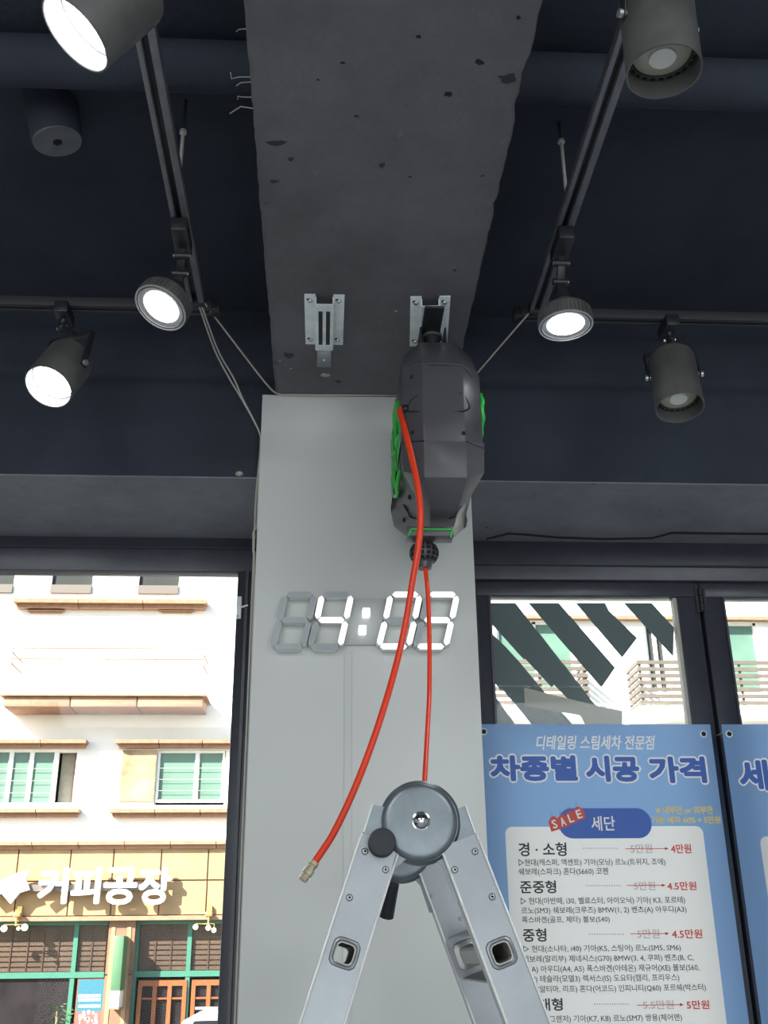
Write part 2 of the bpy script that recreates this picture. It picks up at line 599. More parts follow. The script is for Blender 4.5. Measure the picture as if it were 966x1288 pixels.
# beam over the windows, behind the pillar
wb = struct(MB().box(RX0, RX1, 2.29, WP + 0.25, ZL, ZC + 0.02).build('window_beam', 'ceiling_paint', bevel=0.004))
MB().box(RX0, RX1, 2.292, WP + 0.25, ZL - 0.003, ZL + 0.001).build('beam_soffit', 'window_beam_underlit', wb)
c = at(301, 596, 2.289)
MB().sphere(c, 0.010, 8, 6, 0.6).build('mortar_lump', 'putty', wb, smooth=True)
m = MB()
for k in range(3):
    a = at(668 + 5 * k, 612 + 3 * k, 2.33)
# a wrinkled strip of sealant where beam meets the window head, right side
pts = [at(px, py, 2.60) for px, py in ((612, 678), (640, 671), (668, 673), (700, 676), (760, 678), (820, 677), (845, 668), (862, 659), (900, 657), (1010, 656))]
for p in pts: p.z = min(p.z, ZL - 0.006)
MB().tube(pts, 0.003, 6).build('sealant_bead', 'dark_hole', wb, smooth=True)

# pillar with wrapped panel
pl, pr = at(322, 700, PF).x, at(597, 720, PF).x
pil = struct(MB().box(pl, pr, PF, WP + 0.12, 0, ZB).build('pillar', 'pillar_paint', bevel=0.0015))
pil['label'] = 'pale grey square pillar'
# narrow flat cable cover down the face of the pillar below the clock
cx0 = at(437.5, 900, PF).x
tag(MB().box(cx0 - 0.0085, cx0 + 0.0085, PF - 0.004, PF, 0.0, at(440, 820, PF).z).build('cable_cover', 'pillar_paint', bevel=0.001),
    'pale flat cable strip running down the pillar below the clock', 'cable cover')

# ---------------------------------------------------------------- front: window, doors
fz1 = at(150, 725.5, WP + 0.05).z
wx1 = at(299, 726, WP).x
# window_1: left of the pillar
w1 = bpy.data.objects.new('window_1', None); COL.objects.link(w1); w1.location = (-1.6, WP, 0); ORG['window_1'] = w1.location.copy(); struct(w1)
MB().box(RX0, pl + 0.05, WP, WP + 0.05, fz1, ZL + 0.01).build('head_frame', 'frame_black', w1, bevel=0.003)
MB().box(RX0, pl + 0.02, WP - 0.012, WP, at(100, 690, WP).z, at(100, 690, WP).z + 0.004).build('head_lip', 'frame_black', w1)
MB().box(wx1, pl + 0.05, WP + 0.001, WP + 0.049, 0, fz1).build('jamb', 'frame_black', w1, bevel=0.003)
MB().box(wx1 + 0.022, wx1 + 0.030, WP - 0.008, WP + 0.001, 0, fz1).build('glazing_bead', 'frame_black', w1)
MB().box(RX0, wx1, WP + 0.001, WP + 0.049, 0, 0.08).build('bottom_frame', 'frame_black', w1, bevel=0.003)
MB().box(RX0, RX0 + 0.06, WP + 0.001, WP + 0.049, 0.08, fz1).build('jamb', 'frame_black', w1, bevel=0.003)
MB().box(RX0 + 0.06, wx1, WP + 0.028, WP + 0.034, 0.08, fz1).build('pane', 'window_glass', w1)
# steel strike plate with a small lever on the jamb
a, b = at(298.5, 750, WP - 0.004), at(303, 778, WP - 0.004)
m = MB().box(a.x, b.x, WP - 0.005, WP + 0.003, b.z, a.z)
sp = m.build('strike_plate', 'zinc', w1, bevel=0.0008); sp['label'] = 'pale steel strike plate'
MB().cyl((a.x + 0.004, WP - 0.005, b.z + 0.006), (a.x + 0.004, WP - 0.009, b.z + 0.006), 0.003, n=8).build('screw', 'steel', sp)
MB().beam(at(303, 764, WP - 0.006), at(312, 761.5, WP - 0.006), 0.006, 0.004).build('lever', 'zinc', sp)

# wall piece over the doors and the doors on the right
dz = at(780, 731, WP).z
dh = bpy.data.objects.new('trim_1', None); COL.objects.link(dh); dh.location = (1.5, WP, dz); ORG['trim_1'] = dh.location.copy(); struct(dh)
MB().box(pr - 0.05, RX1, WP, WP + 0.10, dz + 0.003, ZL + 0.01).build('head_frame', 'frame_black', dh, bevel=0.003)
MB().box(pr - 0.02, RX1, WP - 0.012, WP, at(780, 713, WP).z, at(780, 713, WP).z + 0.004).build('head_lip', 'frame_black', dh)


def leaf(name, xa, xb, ga, gb, gz):
    e = bpy.data.objects.new(name, None); COL.objects.link(e); e.location = ((xa + xb) / 2, WP, 0); ORG[e.name] = e.location.copy(); struct(e)
    y0, y1 = WP + 0.004, WP + 0.052
    MB().box(xa, xb, y0, y1, gz, dz - 0.003).build('top_rail', 'frame_black', e, bevel=0.003)
    MB().box(xa, ga, y0, y1, 0.01, gz).build('stile', 'frame_black', e, bevel=0.002)
    MB().box(gb, xb, y0, y1, 0.01, gz).build('stile', 'frame_black', e, bevel=0.002)
    MB().box(ga, gb, y0, y1, 0.01, 0.14).build('bottom_rail', 'frame_black', e, bevel=0.002)
    # glazing beads
    MB().box(ga, ga + 0.006, y0 - 0.003, y0 + 0.02, 0.14, gz).build('glazing_bead', 'frame_black', e)
    MB().box(gb - 0.010, gb, y0 + 0.012, y0 + 0.035, 0.14, gz).build('glazing_bead', 'cable_white', e)
    MB().box(ga, gb, y0 + 0.022, y0 + 0.028, 0.14, gz).build('pane', 'window_glass', e)
    return e


d1a, d1b = at(599, 735, WP).x + 0.001, at(876.5, 735, WP).x
g1a, g1b = at(615, 757, WP).x, at(849, 757, WP + 0.03).x
gz1 = at(730, 756.5, WP + 0.052).z
door1 = leaf('door_1', d1a, d1b, g1a, g1b, gz1)
d2a = at(881, 735, WP).x
g2a = at(909, 756, WP).x
wd = d1b - d1a
door2 = leaf('door_2', d2a, d2a + wd, g2a, d2a + wd - (d1b - g1b), gz1)
m = MB()
hx = (d1b + d2a) / 2
z0h, z1h = at(880, 770, WP).z, at(880, 740, WP).z
for k in range(3):
    q = (z1h - z0h) / 3
    m.cyl((hx, WP - 0.004, z0h + q * k + 0.001), (hx, WP - 0.004, z0h + q * (k + 1) - 0.001), 0.0065, n=10)
m.box(hx - 0.014, hx + 0.014, WP - 0.001, WP + 0.003, z0h, z1h)
m.build('hinge', 'black_plastic', door1, smooth=True)
MB().box(d1b - 0.02, d2a + 0.02, WP + 0.053, WP + 0.060, 0.01, dz - 0.003).build('weather_strip', 'black_plastic', door1)
MB().box(d1a - 0.03, d1a + 0.02, WP + 0.053, WP + 0.060, 0.01, dz - 0.003).build('weather_strip', 'black_plastic', door1)

# opaque film strips stuck on the outside of the door glass (drawn in crop pixels of the photograph)
FY = WP + 0.033


def film(poly, mname='film', y=FY, nm='film_strip'):
    pts = [at(590 + x * 0.3892, 720 + yy * 0.3892, y) for x, yy in poly]
    return MB().prism(pts, (0, 0.0012, 0)).build(nm, mname, door1)


film([(66, 99), (150, 99), (232, 205), (178, 282), (66, 158)])
film([(224, 192), (312, 306), (268, 372), (166, 262)], y=FY + 0.0015)
film([(306, 296), (410, 432), (340, 430), (262, 350)], y=FY + 0.003)
film([(192, 99), (290, 99), (472, 308), (428, 372)])
film([(345, 99), (440, 99), (452, 124), (543, 212), (495, 275)])
film([(500, 99), (590, 99), (662, 178), (660, 272)])
film([(66, 190), (118, 240), (165, 292), (103, 382), (66, 335)])
film([(155, 280), (240, 382), (335, 492), (204, 492), (98, 366)], y=FY + 0.0015)
film([(74, 385), (150, 492), (78, 492)])
bf = film([(178, 372), (410, 430), (495, 448), (495, 494), (376, 492), (360, 462), (181, 432)], 'film_beige', y=FY - 0.0015, nm='beige_sticker')
bf['label'] = 'beige sticker'

# ---------------------------------------------------------------- services under the ceiling
ZT = 1.6 + 1.31                                             # underside of the light tracks
TH = 0.022


def track(name, a, b, label, tm='track_metal_lit'):
    """slotted lighting track from a to b (centre line of underside)"""
    a, b = Vector(a), Vector(b)
    t = thing(name, ((a + b) / 2), label, 'light track')
    d = (b - a).normalized()
    x = d.cross(Vector((0, 0, 1))).normalized()
    w = 0.034
    if abs(d.x) > 0.5: w = 0.03
    for s, ww in ((-1, 0.009), (1, 0.013)):
        c = x * (s * (w / 2 - ww / 2))
        MB().beam(a + c + Vector((0, 0, TH / 2)), b + c + Vector((0, 0, TH / 2)), ww, TH).build('side_rail', tm, t, bevel=0.0012)
    MB().beam(a + Vector((0, 0, TH - 0.003)), b + Vector((0, 0, TH - 0.003)), w - 0.02, 0.006).build('slot_back', 'black_plastic', t)
    for e, sg in ((a, -1), (b, 1)):
        MB().beam(e + d * (sg * 0.0) + Vector((0, 0, TH / 2)), e + d * (sg * 0.018) + Vector((0, 0, TH / 2)), w + 0.002, TH + 0.002).build('end_cap', 'black_plastic', t, bevel=0.001)
    return t


YT = 1.97
lx = (atz(182, 40, ZT).x + atz(223, 260, ZT).x) / 2
rx = (atz(784.5 + 3, 60, ZT).x + atz(719, 260, ZT).x) / 2
hy = atz(80, 392, ZT).y
hy2 = atz(880, 403, ZT).y
YT = (hy + hy2) / 2
track('lighting_track', (lx, -1.2, ZT), (lx, YT - 0.035, ZT), 'dark lighting track left of the concrete beam, running away from the viewer')
track('lighting_track', (rx, -1.2, ZT), (rx, YT - 0.035, ZT), 'dark lighting track right of the concrete beam, running away from the viewer')
track('lighting_track', (RX0 + 0.05, YT, ZT), (lx + 0.03, YT, ZT), 'dark lighting track crossing left of the beam above the lower left spotlight', 'track_metal_shaded')
track('lighting_track', (rx - 0.03, YT, ZT), (RX1 - 0.05, YT, ZT), 'dark lighting track crossing right of the beam above the unlit lower right spotlight', 'track_metal_shaded')


def rod(px, py, x, label, white_to):
    p = atz(px, py, ZT + TH)
    t = thing('hanger_rod', (x, p.y, ZT + TH), label, 'rod')
    zt = at(white_to[0], white_to[1], p.y).z
    MB().cyl((x, p.y, ZT + TH - 0.002), (x, p.y, min(zt, ZC)), 0.0035, n=8).build('rod', 'rod_white', t, smooth=True)
    MB().cyl((x, p.y, min(zt, ZC) - 0.001), (x, p.y, ZC), 0.0035, n=8).build('painted_rod', 'ceiling_paint', t, smooth=True)
    MB().cyl((x, p.y, min(zt, ZC) - 0.004), (x, p.y, min(zt, ZC) + 0.003), 0.007, n=6).build('nut', 'rod_white', t)
    return t


rod(228, 225, lx + 0.008, 'thin pale threaded rod holding the left lighting track', (234, 166))
rod(711, 250, rx - 0.008, 'thin pale threaded rod holding the right lighting track', (706, 178))
rod(230, -250, lx, 'painted rod holding the near end of the left track', (230, -300))
rod(900, -250, rx, 'painted rod holding the near end of the right track', (900, -300))
for x, lb in ((RX0 + 0.7, 'painted rod holding the left crossing track'), (RX1 - 0.7, 'painted rod holding the right crossing track')):
    t = tag(MB().cyl((x, YT, ZT + TH - 0.002), (x, YT, ZC), 0.0035, n=8).build('hanger_rod', 'ceiling_paint', smooth=True), lb, 'rod')

for k, (px_, py_) in enumerate(PANEL_SPOTS):
    t = thing('ceiling_light', (px_, py_, 3.0), ('left' if k == 0 else 'right') + ' flat LED panel under the ceiling behind the viewer', 'ceiling light')
    MB().box(px_ - 0.6, px_ + 0.6, py_ - 0.3, py_ + 0.3, 3.0, 3.03).build('frame', 'upvc', t)
    MB().box(px_ - 0.57, px_ + 0.57, py_ - 0.27, py_ + 0.27, 2.995, 3.0).build('diffuser', mat('panel_diffuser%d' % k, (1, 1, 1), 0.5, emit=1.0), t)
    for dx in (-0.5, 0.5):
        MB().cyl((px_ + dx, py_, 3.03), (px_ + dx, py_, ZC), 0.002, n=6).build('hanger_wire', 'rod_white', t)

# painted drain pipes crossing under the slab
pr_ = 0.045
pyy = 1.44
for (x0, x1, lb) in ((RX0, BX0 - 0.01, 'dark painted drain pipe crossing under the ceiling left of the beam'),
                     (BX1 + 0.01, RX1, 'dark painted drain pipe crossing under the ceiling right of the beam')):
    t = thing('drain_pipe', ((x0 + x1) / 2, pyy, ZC - 0.1), lb, 'pipe')
    MB().cyl((x0, pyy, ZC - 0.05), (x1, pyy, ZC - 0.05), pr_, n=28).build('pipe', 'ceiling_paint', t, smooth=True)
    for k in range(3):
        xx = x0 + (x1 - x0) * (k + 0.8) / 3.6
        MB().cyl((xx - 0.03, pyy, ZC - 0.05), (xx + 0.03, pyy, ZC - 0.05), pr_ + 0.005, n=28).build('pipe_socket', 'ceiling_paint', t, smooth=True)
e1 = at(72, 177, 1.60)
e0 = e1 - axis_from(e1, 0.16, 0.98, 54) * 0.19
t = thing('pipe_stub', e1, 'dark painted capped pipe stub hanging below the crossing pipe', 'pipe')
ax = (e1 - e0).normalized()
L = (e1 - e0).length
MB().lathe(e0, ax, [(-0.05, 0.062), (L * 0.35, 0.058), (L * 0.45, 0.052), (L - 0.004, 0.048), (L, 0.046)], 28).build('stub', 'ceiling_paint', t, smooth=True)
MB().lathe(e1, ax, [(-0.001, 0.0455), (0.003, 0.045), (0.0032, 0.009), (-0.001, 0.008)], 28).build('end_cap', mat('cap_paint', (0.13, 0.135, 0.145), 0.7, var=0.15, vscale=30), t, smooth=True)
MB().cyl(e1 + ax * 0.002, e1 + ax * 0.0045, 0.009, n=6).build('plug', 'dark_hole', t)

# bent wires sticking out of the left side of the beam
for pts, lb in ((((312, 102), (303, 104), (297, 108)), 'topmost tie wire sticking out of the left side of the beam'),
                (((312, 137), (303, 134), (298, 137), (289, 143)), 'lowest bent tie wire sticking out of the left side of the beam'),
                (((312, 96), (300, 97), (291, 99), (290, 91)), 'hooked tie wire sticking out of the left side of the beam'),
                (((314, 122), (304, 122), (299, 121), (299, 125)), 'short tie wire just above the lowest bent one, left side of the beam'),
                (((306, 34), (300, 37), (297, 40)), 'small tie wire near the top of the picture, left side of the beam')):
    P = [at(x, y, 1.35 + 0.0 * i) for i, (x, y) in enumerate(pts)]
    dx = (BX0 + 0.006) - P[0].x
    # start inside the beam side, above the arris
    P[0] = Vector((BX0 + 0.004, P[0].y, max(P[0].z, ZB + 0.02)))
    tag(MB().tube(P, 0.0009, 5).build('tie_wire', 'rod_white', smooth=True), lb, 'wire')


# ---------------------------------------------------------------- spotlights
def yoke_and_adapter(t, back, ax, side, r, ap, arms=True, pivot=0.5, length=0.12):
    """U yoke clasping the head, stem up to the adapter box below the track"""
    pv = back + ax * (length * pivot)
    up = (ap - pv)
    up = (up - side * up.dot(side)).normalized()
    top = pv + up * (r + 0.035)
    if arms:
        for s in (-1, 1):
            MB().beam(pv + side * (s * (r + 0.003)) - up * 0.008, pv + side * (s * (r + 0.003)) + up * (r + 0.036), 0.016, 0.003, up=side).build('yoke_arm', 'black_plastic', t, bevel=0.0008)
            MB().cyl(pv + side * (s * (r - 0.001)), pv + side * (s * (r + 0.010)), 0.006, n=10).build('pivot_screw', 'steel', t, smooth=True)
        MB().beam(top - side * (r + 0.0045), top + side * (r + 0.0045), 0.016, 0.003, up=up).build('yoke_bridge', 'black_plastic', t, bevel=0.0008)
    d = Vector((0, 0, -1))
    MB().obox(ap + d * 0.014, Vector((1, 0, 0)), Vector((0, 1, 0)), Vector((0, 0, 1)), 0.015, 0.034, 0.014).build('track_adapter', 'black_plastic', t, bevel=0.003)
    MB().tube(bezpts([ap + d * 0.026, ap + d * 0.045, top + up * 0.012, top - up * 0.002], 4), 0.0065, 10).build('stem', 'black_plastic', t, smooth=True)
    MB().sphere(ap + d * 0.047, 0.011, 12, 8).build('knuckle', 'black_plastic', t, smooth=True)
    MB().cyl(ap + d * 0.047 - side * 0.012, ap + d * 0.047 + side * 0.014, 0.0035, n=8).build('knuckle_screw', 'steel', t, smooth=True)


def spot_light(t, pos, ax, power, size=95):
    d = bpy.data.lights.new('spot_beam', 'SPOT')
    d.energy = power
    d.spot_size = math.radians(size)
    d.spot_blend = 0.6
    d.shadow_soft_size = 0.03
    d.color = (0.93, 0.96, 1.0)
    o = bpy.data.objects.new('spot_beam', d)
    COL.objects.link(o)
    o.parent = t
    o.location = pos - ORG[t.name]
    o.rotation_euler = ax.to_track_quat('-Z', 'Y').to_euler()


def can_spot(px, py, dep, img, th, R, L, lit, label, ap_y=None, ap_x=None, arms=True, power=10):
    d = ray(px, py)
    F0 = CAM + d * dep
    ax = axis_from(F0, img[0], img[1], th)
    back = F0 - ax * L
    t = thing('track_spotlight', back, label, 'spotlight')
    wall = 0.0022
    MB().lathe(back, ax, [(0, R * 0.70), (0.004, R * 0.78), (0.014, R * 0.96), (0.02, R), (L, R), (L, R - wall), (L - 0.036, R - wall), (L - 0.037, R * 0.5)], 48).build(
        'housing', 'can_dark', t, smooth=True)
    # lamp inside
    lp = F0 - ax * 0.032
    MB().lathe(lp, ax, [(-0.004, R - 0.004), (0.003, R - 0.004), (0.003, R - 0.009), (-0.002, R - 0.010)], 40, caps=False).build('lamp_ring', 'lamp_rim' if lit else 'can_inner', t, smooth=True)
    if lit:
        MB().lathe(lp, ax, [(0, R - 0.010), (0.003, R - 0.012), (0.0045, R * 0.4), (0.005, 0.001)], 36).build('lens', 'lamp_on', t, smooth=True)
        # ribs between lens and rim, over a pale sleeve added to brighten lit cans
        m = MB()
        for k in range(60):
            a = 2 * PI * k / 60
            x = ax.orthogonal().normalized(); y = ax.cross(x)
            rd = x * math.cos(a) + y * math.sin(a)
            m.beam(F0 - ax * 0.028 + rd * (R - wall - 0.0006), F0 - ax * 0.003 + rd * (R - wall - 0.0006), 0.0012, 0.0012, up=rd)
        m.build('inner_ribs', 'lamp_rim', t)
        MB().lathe(F0, ax, [(-0.034, R - wall - 0.0005), (-0.0015, R - wall - 0.0005)], 40, caps=False).build('bright_sleeve', 'bright_sleeve', t, smooth=True)
        spot_light(t, lp + ax * 0.02, ax, power)
    else:
        m = MB()
        x = ax.orthogonal().normalized(); y = ax.cross(x)
        for k in range(24):
            a = 2 * PI * k / 24
            rd = x * math.cos(a) + y * math.sin(a)
            tg = ax.cross(rd)
            m.obox(lp + rd * (R - 0.0065) + ax * 0.0032, tg, rd, ax, 0.0032, 0.0018, 0.0006)
        m.build('vent_slots', 'dark_hole', t)
        MB().lathe(lp, ax, [(-0.002, R - 0.011), (0.001, R - 0.0115), (0.006, R * 0.45), (0.008, 0.001)], 36).build('lens', 'lamp_glass_off', t, smooth=True)
        MB().lathe(lp, ax, [(0.004, R * 0.40), (0.0092, R * 0.36), (0.0094, 0.001)], 24).build('led_chip', 'lamp_chip', t, smooth=True)
    side = ax.cross(Vector((0, 0, 1))).normalized()
    if ap_x is None:
        ap = Vector((back.x + (F0.x - back.x) * 0.3, ap_y, ZT))
    else:
        ap = Vector((ap_x, ap_y if ap_y is not None else back.y, ZT))
    yoke_and_adapter(t, back, ax, side, R, ap, arms, 0.42, L)
    return t


def head_spot(px, py, dep, img, th, R, label, ap, power=9):
    F0 = CAM + ray(px, py) * dep
    ax = axis_from(F0, img[0], img[1], th)
    L = 0.055
    back = F0 - ax * L
    t = thing('track_spotlight', back, label, 'spotlight')
    MB().lathe(back, ax, [(0, 0.020), (0.006, 0.026), (0.016, R * 0.80), (0.026, R * 0.97), (L - 0.004, R), (L, R - 0.001), (L, R - 0.006), (L - 0.010, R - 0.008)], 44).build('housing', 'can_dark', t, smooth=True)
    m = MB()
    x = ax.orthogonal().normalized(); y = ax.cross(x)
    for k in range(40):
        a = 2 * PI * k / 40
        rd = x * math.cos(a) + y * math.sin(a)
        m.beam(back + ax * 0.026 + rd * (R * 0.965), F0 - ax * 0.005 + rd * (R + 0.0006), 0.0022, 0.003, up=rd)
    m.build('heat_sink_fins', 'can_dark', t)
    MB().lathe(F0, ax, [(-0.002, R - 0.0002), (0.001, R), (0.001, R - 0.0025), (-0.002, R - 0.003)], 44, caps=False).build('bezel', 'lamp_rim', t, smooth=True)
    MB().lathe(F0, ax, [(-0.004, R - 0.004), (-0.004, R * 0.66)], 44, caps=False).build('lens_surround', 'lamp_rim', t, smooth=True)
    MB().lathe(F0, ax, [(-0.006, R * 0.70), (-0.0030, R * 0.68), (-0.001, R * 0.35), (-0.0005, 0.001)], 36).build('lens', 'lamp_on', t, smooth=True)
    spot_light(t, F0 + ax * 0.015, ax, power)
    side = ax.cross(Vector((0, 0, 1))).normalized()
    MB().lathe(back - ax * 0.022, ax, [(0, 0.012), (0.003, 0.016), (0.024, 0.018)], 20).build('lamp_socket', 'black_plastic', t, smooth=True)
    top = back - ax * 0.012
    d = Vector((0, 0, -1))
    MB().obox(ap + d * 0.015, Vector((1, 0, 0)), Vector((0, 1, 0)), Vector((0, 0, 1)), 0.016, 0.042, 0.015).build('track_adapter', 'black_plastic', t, bevel=0.003)
    # two-link arm with thumb screws
    k1 = ap + d * 0.045 + Vector((0, 0.02, 0))
    k2 = (k1 + top) / 2 + Vector((0, 0.012, 0.004))
    MB().beam(ap + d * 0.025 + Vector((0, 0.02, 0)), k1, 0.014, 0.012, up=(0, 1, 0)).build('arm_link', 'black_plastic', t, bevel=0.002)
    MB().beam(k1, k2, 0.016, 0.010, up=(0, 1, 0.2)).build('arm_link', 'black_plastic', t, bevel=0.002)
    MB().beam(k2, top, 0.020, 0.010, up=(0, 1, 0.2)).build('arm_link', 'black_plastic', t, bevel=0.002)
    for kk in (k1, k2):
        MB().cyl(kk - Vector((0.015, 0, 0)), kk + Vector((0.015, 0, 0)), 0.0075, n=14).build('thumb_screw', 'black_plastic', t, smooth=True)
        MB().cyl(kk + Vector((0.0152, 0, 0)), kk + Vector((0.0165, 0, 0)), 0.004, n=10).build('screw_head', 'steel', t, smooth=True)
    MB().cyl(k1 + Vector((-0.0165, 0, 0)), k1 - Vector((0.0152, 0, 0)), 0.004, n=10).build('screw_head', 'steel', t, smooth=True)
    return t


can_spot(94, 44, 1.25, (-0.76, 0.65), 63, 0.050, 0.118, True, 'large lit cylinder spotlight in the top left corner',
         ap_y=0.90, ap_x=lx, power=4)
can_spot(835.5, 91, 1.41, (0.12, 0.99), 48, 0.050, 0.150, False, 'large unlit grey cylinder spotlight near the top right corner',
         ap_y=1.02, ap_x=rx, power=0)
can_spot(60.5, 487, 2.13, (-0.62, 0.78), 43, 0.050, 0.125, True, 'lit cylinder spotlight low on the left, under the crossing track',
         ap_y=YT, ap_x=atz(86, 400, ZT).x, power=5)
can_spot(855.5, 513, 2.16, (0.18, 0.98), 51, 0.049, 0.150, False, 'unlit grey cylinder spotlight low on the right, under the crossing track',
         ap_y=YT, ap_x=atz(840, 405, ZT).x, power=0)
head_spot(201.6, 387.5, 2.02, (-0.60, 0.78), 49, 0.053, 'lit shallow round spotlight left of the beam, on the left track', Vector((lx, atz(222, 290, ZT).y, ZT)), 5)
head_spot(711.8, 410, 2.05, (0.12, 0.99), 57, 0.0525, 'lit shallow round spotlight right of the beam, on the right track', Vector((rx, atz(704, 300, ZT).y, ZT)), 5)

# ---------------------------------------------------------------- white cables
yb = PF - 0.006
cl = bezpts([(lx + 0.01, YT - 0.05, ZT + 0.004), at(275, 405, 2.02), at(310, 451, 2.12), at(336, 484, 2.2), at(350, 495.5, yb), at(372, 496.5, yb), at(420, 497, yb), at(500, 497, yb), at(566, 497, yb)], 6)
tag(MB().tube(cl, 0.0021, 7).build('white_cable', 'cable_white', smooth=True), 'white cable running from the left track along the top edge of the pillar', 'cable')
xr = at(600, 470, 2.16)
cl = bezpts([(rx - 0.012, YT - 0.03, ZT + 0.004), at(628, 437, 2.05), at(598, 472, 2.14), at(580, 492, yb), at(545, 499, yb)], 6)
tag(MB().tube(cl, 0.0021, 7).build('white_cable', 'cable_white', smooth=True), 'white cable running from the right track down to the pillar top behind the hose reel', 'cable')
for dx, lb, s in ((0, 'left one of the two white cables dropping from the left track to the pillar side', 0), (4, 'right one of the two white cables dropping from the left track to the pillar side', 1)):
    cl = bezpts([Vector((lx + 0.004 + 0.006 * s, YT - 0.03, ZT + 0.002)), at(270 + dx, 440, 2.1), at(288 + dx * 1.4, 475, 2.17), at(303 + dx * 0.4, 500, 2.20), at(318 + dx * 0.1, 527, 2.245), at(326.5, 545, 2.268),
                 at(327.5, 560, 2.275), (pl - 0.003 - 0.005 * s, 2.282, 2.60), (pl - 0.003 - 0.005 * s, 2.282, at(320, 660, 2.28).z), at(318.6 + 1 * s, 670, 2.285) , at(318.4 + 1 * s, 690, 2.285), (pl - 0.003 - 0.005 * s, 2.285, 2.2), (pl - 0.003 - 0.005 * s, 2.285, 0.1)], 6)
    tag(MB().tube(cl, 0.0020, 7).build('white_cable', 'cable_white', smooth=True), lb, 'cable')

# ---------------------------------------------------------------- hanging brackets on the beam
bc1 = atz(408, 402, ZB)
by0, by1 = atz(408, 372, ZB).y, atz(408, 434, ZB).y
hwid = (atz(433, 400, ZB).x - atz(384, 400, ZB).x) / 2
hlen = (by1 - by0) / 2


def bracket(cx, cy, rot, label, with_tab):
    ux = Vector((math.cos(rot), math.sin(rot), 0)); uy = Vector((-math.sin(rot), math.cos(rot), 0)); uz = Vector((0, 0, 1))
    c = Vector((cx, cy, ZB))
    t = thing('hanging_bracket', c, label, 'bracket')
    P = lambda x, y, z: c + ux * x + uy * y - uz * z
    fw = hwid * 0.28
    for s in (-1, 1):
        MB().obox(P(s * (hwid - fw), 0, 0.0018), ux, uy, uz, fw, hlen, 0.0016).build('flange', 'zinc', t, bevel=0.0005)
        MB().obox(P(s * (hwid - 2 * fw), 0.004, 0.009), ux, uy, uz, 0.0014, hlen - 0.006, 0.009).build('web', 'zinc', t)
        for e in (-1, 1):
            pc = P(s * (hwid - fw), e * (hlen - 0.020), 0.0035)
            MB().cyl(pc, pc - uz * 0.0035, 0.0058, 0.004, 10).build('screw', 'steel', t, smooth=True)
            pc2 = P(s * (hwid - fw) - 0.003, e * (hlen - 0.020) - 0.004, 0.0036)
            MB().cyl(pc2, pc2 - uz * 0.0004, 0.0045, n=8).build('screw_slot', 'dark_hole', t)
    iw = hwid - 2 * fw
    zc = 0.0185
    for x, w in ((-iw + 0.003, 0.003), (0, 0.0035), (iw - 0.003, 0.003)):
        MB().obox(P(x, 0.004, zc), ux, uy, uz, w, hlen - 0.006, 0.0012).build('channel_strip', 'zinc', t)
    MB().obox(P(0, -hlen + 0.022, zc + 0.0002), ux, uy, uz, iw, 0.012, 0.0013).build('channel_head', 'zinc', t)
    MB().obox(P(0, hlen - 0.012, zc + 0.0002), ux, uy, uz, iw, 0.010, 0.0013).build('channel_foot', 'zinc', t)
    if with_tab:
        q = Vector((0, 0.55, -0.84)).normalized()
        nrm = ux.cross(q)
        m = MB()
        m.obox(P(0, hlen - 0.002, zc) + q * 0.018, ux, q, nrm, iw * 0.86, 0.020, 0.0012)
        m.build('tab', 'dark_steel', t, bevel=0.0008)
        pc = P(0, hlen - 0.002, zc) + q * 0.022 - nrm * 0.0016
        MB().cyl(pc, pc - nrm * 0.001, 0.0022, n=10).build('tab_hole', 'rod_white', t)
    return t


bracket(bc1.x, bc1.y, 0.0, 'empty zinc bracket screwed to the beam, left of the hose reel', True)
bc2 = atz(540, 404, ZB)
bracket(bc2.x, bc2.y, math.radians(-4), 'zinc bracket screwed to the beam that carries the hose reel', False)

# ---------------------------------------------------------------- hose reel
RCY, RZ = 1.965, 0.0
rc = at(545.5, 560, RCY)
ZR = rc.z
outl = [(-.19, .085), (-.19, -.09), (-.182, -.160), (-.145, -.203), (-.095, -.222), (.075, -.186), (.135, -.160), (.175, -.120), (.19, -.09), (.19, .085), (.14, .160), (.06, .195), (-.06, .195), (-.135, .165)]
cxr = rc.x
HW = 0.079
reel = thing('hose_reel', (cxr, RCY, ZR - 0.24), 'black and green retractable air hose reel hanging from the beam', 'hose reel')
zcut = at(545, 556, RCY - 0.19).z - ZR


def narrow(dz):
    """half-width factor of the shell at relative height dz: tapers towards foot and crown"""
    if dz < -0.155: return 1.0 - 0.42 * min(1.0, (-0.155 - dz) / 0.060) ** 1.3
    if dz > 0.10: return 1.0 - 0.11 * min(1.0, (dz - 0.10) / 0.09)
    return 1.0


def clip(poly, zc, keep_above):
    out = []
    n = len(poly)
    for i in range(n):
        a, b = poly[i], poly[(i + 1) % n]
        ia = (a[1] >= zc) == keep_above or abs(a[1] - zc) < 1e-9
        ib = (b[1] >= zc) == keep_above or abs(b[1] - zc) < 1e-9
        if ia: out.append(a)
        if ia != ib:
            t = (zc - a[1]) / (b[1] - a[1])
            out.append((a[0] + t * (b[0] - a[0]), zc))
    return out


